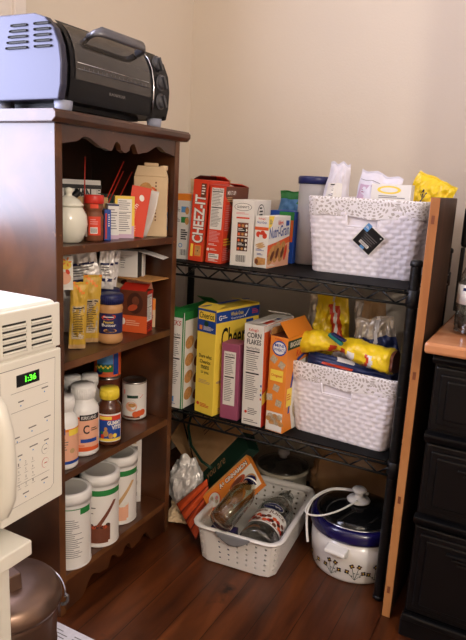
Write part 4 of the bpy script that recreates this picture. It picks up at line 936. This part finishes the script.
# ------------------------------------------------------------------ floor under the rack
wb=thing('plastic_basket','white perforated plastic basket with grey handles, on the floor under the rack','basket',(-.649,1.457,0),math.radians(5))
W0_,D0_,W1_,D1_,HB=.212,.305,.232,.335,.108
def wf(s,z,o=0):
    k=z/HB; (x,y),(nx,ny)=rr(s,W0_+(W1_-W0_)*k,D0_+(D1_-D0_)*k,.028); return (x+nx*o,y+ny*o,z+.004)
Pb=per(W0_,D0_,.028); nC=40; cw=1/nC
b=MB(); rows=[.018+.0135*i for i in range(6)]
b.grid(lambda u,v:wf(u,v*.0115),nC,2,'bwhite',False,True)
rh=.0165; z0=.0115; nR=5
for j in range(nR):
    for i in range(nC):
        s0=i*cw; s1=s0+cw; za=z0+j*rh; zb=za+rh; pts=[]
        outer=[wf(s0,za),wf((s0+s1)/2,za),wf(s1,za),wf(s1,(za+zb)/2),wf(s1,zb),wf((s0+s1)/2,zb),wf(s0,zb),wf(s0,(za+zb)/2)]
        zm=(za+zb)/2; sm=(s0+s1)/2; q=.0036
        tt=((i+.5)*cw*Pb); 
        if j<5 and not (i in (0,)):
            ring=[wf(sm+q/Pb*math.cos(a),zm+q*math.sin(a)) for a in [(-135+45*k)*PI/180 for k in range(8)]]
            b.add(outer+ring,[(k,(k+1)%8,8+(k+1)%8,8+k) for k in range(8)],'bwhite')
        else: b.add(outer,[tuple(range(8))],'bwhite')
b.grid(lambda u,v:wf(u,z0+nR*rh+v*(HB-z0-nR*rh)),nC,2,'bwhite',True,True)
b.add([wf(k/nC,0) for k in range(nC)],[tuple(range(nC))[::-1]],'bwhite')
b.build('tub',wb,solid=.0025)
b=MB()
def rimf(u,v):
    a=2*PI*v; (x,y),(nx,ny)=rr(u,W1_,D1_,.030); o=.006+.007*math.cos(a); return (x+nx*o,y+ny*o,HB+.003+.004*math.sin(a))
b.grid(rimf,90,10,'bwhite',True,True); b.build('rim',wb)
for sgn in (-1,1):
    b=MB()
    def hf(u,v):
        x=-.048+.096*u; sag=.024*math.sin(PI*u); return (x, sgn*(D1_/2+.0155-.018*0), HB+.006-v*(.004+sag))
    b.grid(hf,20,6,'greyplastic')
    b.build('handle',wb,solid=.003)
# orange cinnamon box, leaning
cm=thing('cinnamon_box','orange cinnamon cracker box leaning diagonally in the back of the perforated basket','box',(-.800,1.455,.108)); 
ux=Vector((.110,.045,.138)).normalized(); uz0=Vector((-.10,.10,.10)); nn=ux.cross(uz0).normalized(); uz=nn.cross(ux).normalized()*-1
if uz.z<0: uz=-uz
ny=uz.cross(ux).normalized()
cm.matrix_world=Matrix(((ux.x,ny.x,uz.x,-.808),(ux.y,ny.y,uz.y,1.418),(ux.z,ny.z,uz.z,.112),(0,0,0,1)))
b=MB(); b.box(0,.185,0,.022,-.105,0,{'*':'orange','f':'tan'}); F=Face(b,lambda u,v,l:(u,-l,v)); F.rect(0,-.105,.185,.105,'orange',1); F.rect(0,-.006,.185,.006,'cookie',2); F.text('A+ CINNAMON',.062,-.027,.112,.014,'white',3,.03); F.text('A+ CINNAMON',.060,-.029,.116,.018,'brown',2,.05)
F.oval(.030,-.040,.024,.024,'orange2',2); F.oval(.030,-.040,.021,.021,'cream',3)
for k in range(6): F.oval(.030+.010*math.cos(k*1.05),-.040+.010*math.sin(k*1.05),.006,.006,('pink','white','oat')[k%3],4)
F.quad([(.075,-.105),(.085,-.050),(.12,-.036),(.185,-.032),(.185,-.105)],'cream',2); F.oval(.120,-.050,.032,.012,'candy',3,.1); F.oval(.120,-.048,.022,.007,'choc',4,.1); F.oval(.155,-.075,.026,.022,'cookie',3); F.oval(.105,-.085,.028,.018,'orange',3)
b.build('body',cm,.001)
# juice bottle lying in the basket
jb=thing('juice_bottle','empty clear juice bottle with a 100% JUICE label, lying in the perforated basket','bottle',(-.590,1.326,.072))
jb.scale=(1.2,1.2,1.1); d=Vector((-.02,.26,.022)).normalized(); jb.rotation_mode='QUATERNION'; jb.rotation_quaternion=d.to_track_quat('Z','Y')
b=MB(); pr=[(.010,.006),(.022,.003),(.034,0),(.041,.004),(.043,.012),(.043,.034),(.0415,.038),(.0415,.126),(.043,.130),(.043,.140),(.038,.165),(.026,.192),(.0175,.208),(.0175,.214),(.020,.216),(.020,.219),(.017,.221),(.017,.236)]
pri=[(r-.0016 if r>.01 else r,z+.0016 if z<.02 else z) for r,z in pr]
b.lathe(pr,40,'clearplastic',sy=.92); b.build('bottle',jb)
b=MB()
inv=jb.rotation_quaternion.inverted(); upl=inv@Vector((0.15,-.6,1)); ua=math.atan2(upl.y,upl.x)
f=Face(b,lambda u,v,l:((.0422+l)*math.cos(ua-u/.0422),(.0422+l)*.92*math.sin(ua-u/.0422),v)); 
def L2(fn): return fn
# label: u runs around, v along the bottle (reads from the base)
f2=Face(b,lambda u,v,l:((.0424+l)*math.cos(ua+u/.0424),(.0424+l)*.925*math.sin(ua+u/.0424),v))
f2.rect(-.060,.042,.120,.058,'paperwhite',1,24)
f2.text('100% JUICE',-.040,.083,.080,.013,'brown',3,.02)
for k in range(22): f2.oval(-.052+.005*k,.062+.010*math.sin(k*2.4),.006,.006,('redd','choc2','orange2','choc')[k%4],3,0,10)
f2.lines(-.052,.044,.10,.008,2,'ink2',3,.4,1,10)
f2.oval(.0,.114,.026,.013,'white',2); f2.oval(.0,.114,.0245,.0118,'navy',3); f2.text('Ocean Spray',-.019,.110,.038,.008,'white',5,.01)
b.build('label_wrap',jb)
# glass bottle with blue cap resting on top
gb=thing('glass_bottle','empty glass bottle with a blue cap, lying on the orange box in the basket','bottle',(-.664,1.262,.150)); d=Vector((.012,.190,.052)).normalized(); gb.rotation_mode='QUATERNION'; gb.rotation_quaternion=d.to_track_quat('Z','Y')
b=MB(); po=[(0,.004),(.022,.003),(.026,0),(.032,.002),(.034,.008),(.034,.110),(.031,.125),(.024,.140),(.0215,.150),(.0215,.168)]
pi_=[(.0195,.168),(.0195,.150),(.0225,.139),(.0292,.124),(.032,.110),(.032,.012),(.024,.009),(0,.008)]
b.lathe(po+pi_,40,'glass'); b.build('bottle',gb)
b=MB(); b.lathe([(.0225,.155),(.0235,.157),(.0235,.172),(.021,.175),(0,.175)],32,'cobalt'); b.lathe([(.0233,.1565),(.0240,.158),(.0240,.160),(.0233,.1615)],32,'white'); b.build('cap',gb)
carton('snack_packet','small dark blue packet in the front left corner of the perforated basket','packet',(-.650,1.322,.008),8,.07,.03,.085,{'*':'navy'},lambda b,F,R,T,L:F.rect(.004,.05,.06,.006,'white',1))

# kraft paper bag leaning behind
kb=thing('paper_bag','kraft paper gift bag with dark green band and cord handle, under the rack','bag')
u_=Vector((.147,.0,.186)).normalized(); v_=Vector((-.50,.45,.38)); n_=u_.cross(v_).normalized(); v_=n_.cross(u_).normalized(); 
if v_.z<0: v_=-v_
y_=v_.cross(u_).normalized()
kb.matrix_world=Matrix(((u_.x,y_.x,v_.x,-.925),(u_.y,y_.y,v_.y,1.590),(u_.z,y_.z,v_.z,.066),(0,0,0,1)))
b=MB(); b.box(0,.245,0,.045,-.062,0,'dgreen'); Face(b,lambda u,v,l:(u,-l,v)).text('you are',.035,-.046,.10,.026,'kraft2',1,.0,shear=.2); b.build('green_band',kb,.002)
b=MB(); b.box(0,.245,0,.045,0,.235,'kraft'); F=Face(b,lambda u,v,l:(u,-l,v)); F.lines(.08,.10,.10,.05,4,'brown',1,.3); b.build('kraft_body',kb,.002)
b=MB(); b.quad=None; b.add([(0,-.004,0),(-.002,-.006,.235),(-.058,-.03,.19),(-.002,-.004,.0)],[(0,2,1)],'kraft2'); b.build('gusset',kb,solid=.001)
b=MB(); P=[(.06,-.004,.225),(.045,-.030,.16),(.05,-.042,.08),(.075,-.038,.0),(.10,-.03,-.04)]
b.tube(P,.0045,'dgreen',8); b.build('cord_handle',kb)
# crumpled silver foil, rust quilted pouch, scrap
b=MB()
def foilf(u,v):
    a=2*PI*u; e=-PI/2+PI*v; dd=Vector((math.cos(e)*math.cos(a),math.cos(e)*math.sin(a),math.sin(e))); k=1+.22*noise.noise(dd*2.2)+.22*abs(noise.noise(dd*3.4+Vector((3,1,0))))-.08
    return (dd.x*.052*k,dd.y*.045*k,.095+dd.z*.088*k)
b.grid(foilf,48,36,'foil',False,True); o=b.build('foil_bag',loc=(-.905,1.478,.004)); tag(o,'crumpled silver foil bag on the floor beside the bookcase end','bag')
b=MB()
A_=Vector((-.893,1.410,.062)); B_=Vector((-.800,1.425,.165)); D_=Vector((-.786,1.352,.010)); C_=Vector((-.788,1.440,.070))
def quilt(u,v,s):
    p=A_.lerp(B_,u).lerp(D_.lerp(C_,u),v); e=(max(0,math.sin(PI*u))*max(0,math.sin(PI*v)))**.4; nrm=Vector((-.1,-.95,.25))
    rib=abs(math.sin(PI*v*4)); return tuple(p+nrm*s*(.016*e*(.15+.85*rib)+.0015*noise.noise(Vector((u*9,v*9,s)))))
for s in (1,-1): b.grid(lambda u,v,s=s:quilt(u if s>0 else 1-u,v,s),24,48,lambda u,v:'rustd' if abs((v*4+.5)%1-.5)<.10 or .02<u<.045 else 'rust')
tag(b.build('quilted_pouch'),'rust orange quilted fabric pouch slumped left of the perforated basket','pouch')
pouch('paper_scrap','crumpled beige paper bag flat on the floor behind the rust pouch','bag',(-.870,1.400,.012),(-75,0,20),.09,.10,.03,'cartonbeige',61,.2)
# white crock with glass lid
ck=thing('stoneware_crock','pale stoneware crock with glass lid, on the floor behind the perforated basket','crock',(-.685,1.718,0))
b=MB(); b.lathe([(.062,0),(.072,.01),(.080,.06),(.080,.105),(.086,.110),(.088,.118),(.084,.124),(.076,.122)],40,'crockbody'); b.build('pot',ck)
b=MB(); b.lathe([(.082,.122),(.083,.127),(.078,.130),(.06,.140),(.03,.148),(0,.150)],40,'lidglass'); l=b.build('lid',ck)
b=MB(); b.lathe([(.012,.148),(.012,.156),(.020,.162),(.020,.170),(.012,.175),(0,.176)],24,'frosted'); b.build('knob',l)
b=MB(); b.tube([(-.085,-.05,.05),(-.06,-.085,.11),(.0,-.095,.122),(.05,-.085,.11)],.003,'bwhite',8) if False else None
# brown plastic bag
b=MB()
def bagf(u,v):
    a=2*PI*u; e=-PI/2+PI*v; dd=Vector((math.cos(e)*math.cos(a),math.cos(e)*math.sin(a),math.sin(e))); k=1+.18*noise.noise(dd*2+Vector((9,0,0)))+.16*abs(noise.noise(dd*6))-.05
    sq=.75+.25*(abs(dd.x)**4+abs(dd.z)**4); return (dd.x*.135*k/sq*.95,dd.y*.062*k,.150+dd.z*.125*k/sq)
b.grid(bagf,72,50,'brownbag',True,True); 
for v in b.v: v.z=max(v.z,.002)
F=Face(b,lambda u,v,l:(u,-.0665-l,v)); 
o=b.build('plastic_bag',loc=(-.452,1.740,0)); tag(o,'crumpled brown plastic grocery bag on the floor behind the blue-rimmed cooker','bag')
# slow cooker
sc=thing('slow_cooker','white slow cooker with blue rim and flower sprigs, on the floor behind the rack post','slow cooker',(-.378,1.518,0)); R=.118
b=MB(); b.lathe([(R*.90,.0),(R*.93,.004),(R*.95,.012),(R,.06),(R,.118)],56,'enamel'); a=-PI/2-.05-math.atan2(.378,1.518)*.6; f=cyl(b,R-.0002,a)
r=random.Random(5)
def sprig(u,n=5,k=1):
    for i in range(n):
        t=-.9+1.8*i/(n-1) if n>1 else 0; L=.030*(1-.25*abs(t))*k; x1=u+math.sin(t)*L; z1=.018+math.cos(t)*L*1.25; w=.0007
        f.quad([(u-w,.018),(u+w,.018),(x1+w,z1),(x1-w,z1)],'dgreen',1)
        for q in range(4): f.oval(x1+.0040*math.cos(q*PI/2+t),z1+.0040*math.sin(q*PI/2+t),.0034,.0030,'choc2' if (i+q)%3 else 'black',2,0,8)
        f.oval(x1,z1,.0018,.0018,'yellow2',3,0,8)
        f.oval((u+x1)/2+.003,(.018+z1)/2,.0025,.0012,'dgreen',2,t,8)
for u,n,k in ((-.105,3,1.2),(-.065,2,1.0),(.0,4,1.1),(.062,4,1.15),(.115,3,1)): sprig(u,n,k)
b.build('body',sc)
b=MB(); b.lathe([(R-.001,.114),(R+.004,.116),(R+.007,.123),(R+.006,.140),(R+.002,.149),(R-.008,.152),(R-.016,.146)],56,'cobalt'); b.build('rim',sc)
b=MB(); pr=[(R-.010,.147),(R-.012,.152)]+[((R-.014)*math.cos(t*PI/16),.153+.026*math.sin(t*PI/16)) for t in range(0,8)]+[(0,.179)]; b.lathe(pr,56,'dglass'); l=b.build('lid',sc)
b=MB(); b.lathe([(R-.0085,.1455),(R-.0065,.149),(R-.0085,.1535),(R-.013,.154)],56,'steel'); b.build('metal_rim',l)
b=MB(); b.lathe([(.030,.181),(.032,.184),(.028,.189),(.012,.193),(.011,.203),(.018,.208),(.020,.213),(.017,.217),(.006,.219),(0,.219)],32,'plwhite'); b.build('knob',l)
b=MB(); b.T=Matrix.Rotation(a+PI/2+.02,4,'Z'); b.prism([(-R-.028,.098),(-R-.028,.090),(-R-.024,.084),(-R+.004,.080),(-R+.004,.106)],-.062,-.004,'plwhite','x') if False else None
b.T=Matrix.Rotation(-.10,4,'Z'); b.prism([(-R-.026,.100),(-R-.028,.092),(-R-.024,.088),(-R+.003,.078),(-R+.003,.106)],-.026,.030,'plwhite','x'); b.build('handle',sc,.003)
b=MB(); P=[(-.378+.02,1.518+.02,.197),(-.413,1.545,.190),(-.458,1.513,.192),(-.481,1.440,.190),(-.474,1.372,.186),(-.440,1.385,.181),(-.405,1.430,.184),(-.375,1.490,.193)]
Q=[Vector(p)-Vector((-.378,1.518,0)) for p in P]
def cr(P,n=8):
    out=[]
    for i in range(len(P)-1):
        p0=P[max(i-1,0)];p1=P[i];p2=P[i+1];p3=P[min(i+2,len(P)-1)]
        for k in range(n):
            t=k/n; out.append(.5*((2*p1)+(p2-p0)*t+(2*p0-5*p1+4*p2-p3)*t*t+(3*p1-p0-3*p2+p3)*t*t*t))
    return out+[P[-1]]
b.tube(cr(Q),.0042,'plwhite',10,flat=.6)
Q=[Vector(p)-Vector((-.378,1.518,0)) for p in [(-.481,1.440,.190),(-.486,1.42,.165),(-.480,1.405,.13),(-.470,1.395,.09)]]
b.tube(cr(Q),.0032,'plwhite',10); b.build('power_cord',sc)

# ------------------------------------------------------------------ lights
def area(name, loc, rot, sx, sy, power, col):
    l=bpy.data.lights.new(name,'AREA'); l.shape='RECTANGLE'; l.size=sx; l.size_y=sy; l.energy=power; l.color=col
    o=bpy.data.objects.new(name,l); COL.objects.link(o); o.location=loc; o.rotation_euler=rot; return o
area('window_daylight',(-1.285,(WY0+WY1)/2,(WZ0+WZ1)/2),(0,-PI/2,0),WZ1-WZ0,WY1-WY0,36,(.78,.78,1.0))
def bulb(name,loc,power,col,rad):
    l=bpy.data.lights.new(name,'POINT'); l.energy=power; l.color=col; l.shadow_soft_size=rad
    o=bpy.data.objects.new(name,l); COL.objects.link(o); o.location=loc; return o
bulb('room_lamp',(1.43,-.74,1.92),88,(1,.90,.78),.06)
bulb('ceiling_lamp',(.35,-.35,2.25),5,(1,.90,.78),.15)
w=bpy.data.worlds.new('sky'); bpy.context.scene.world=w; w.use_nodes=True; bg=w.node_tree.nodes['Background']; bg.inputs[0].default_value=(.70,.80,1,1); bg.inputs[1].default_value=2.0

# ------------------------------------------------------------------ camera
cd=bpy.data.cameras.new('camera'); cam=bpy.data.objects.new('camera',cd); COL.objects.link(cam); bpy.context.scene.camera=cam
cd.sensor_fit='VERTICAL'; cd.sensor_height=24; cd.lens=612.3/640*24; cd.clip_start=.02
p,r,y=math.radians(12.47),math.radians(2.98),math.radians(27.5)
fw=Vector((-math.sin(y)*math.cos(p),math.cos(y)*math.cos(p),-math.sin(p))); rt=Vector((math.cos(y),math.sin(y),0)); up=rt.cross(fw)
rt2=rt*math.cos(r)+up*math.sin(r); up2=up*math.cos(r)-rt*math.sin(r)
cam.matrix_world=Matrix(((rt2.x,up2.x,-fw.x,0),(rt2.y,up2.y,-fw.y,0),(rt2.z,up2.z,-fw.z,1.0),(0,0,0,1)))
vs=bpy.context.scene.view_settings; vs.view_transform='Standard'; vs.look='None'; vs.exposure=0; vs.gamma=1; vs.use_curve_mapping=False
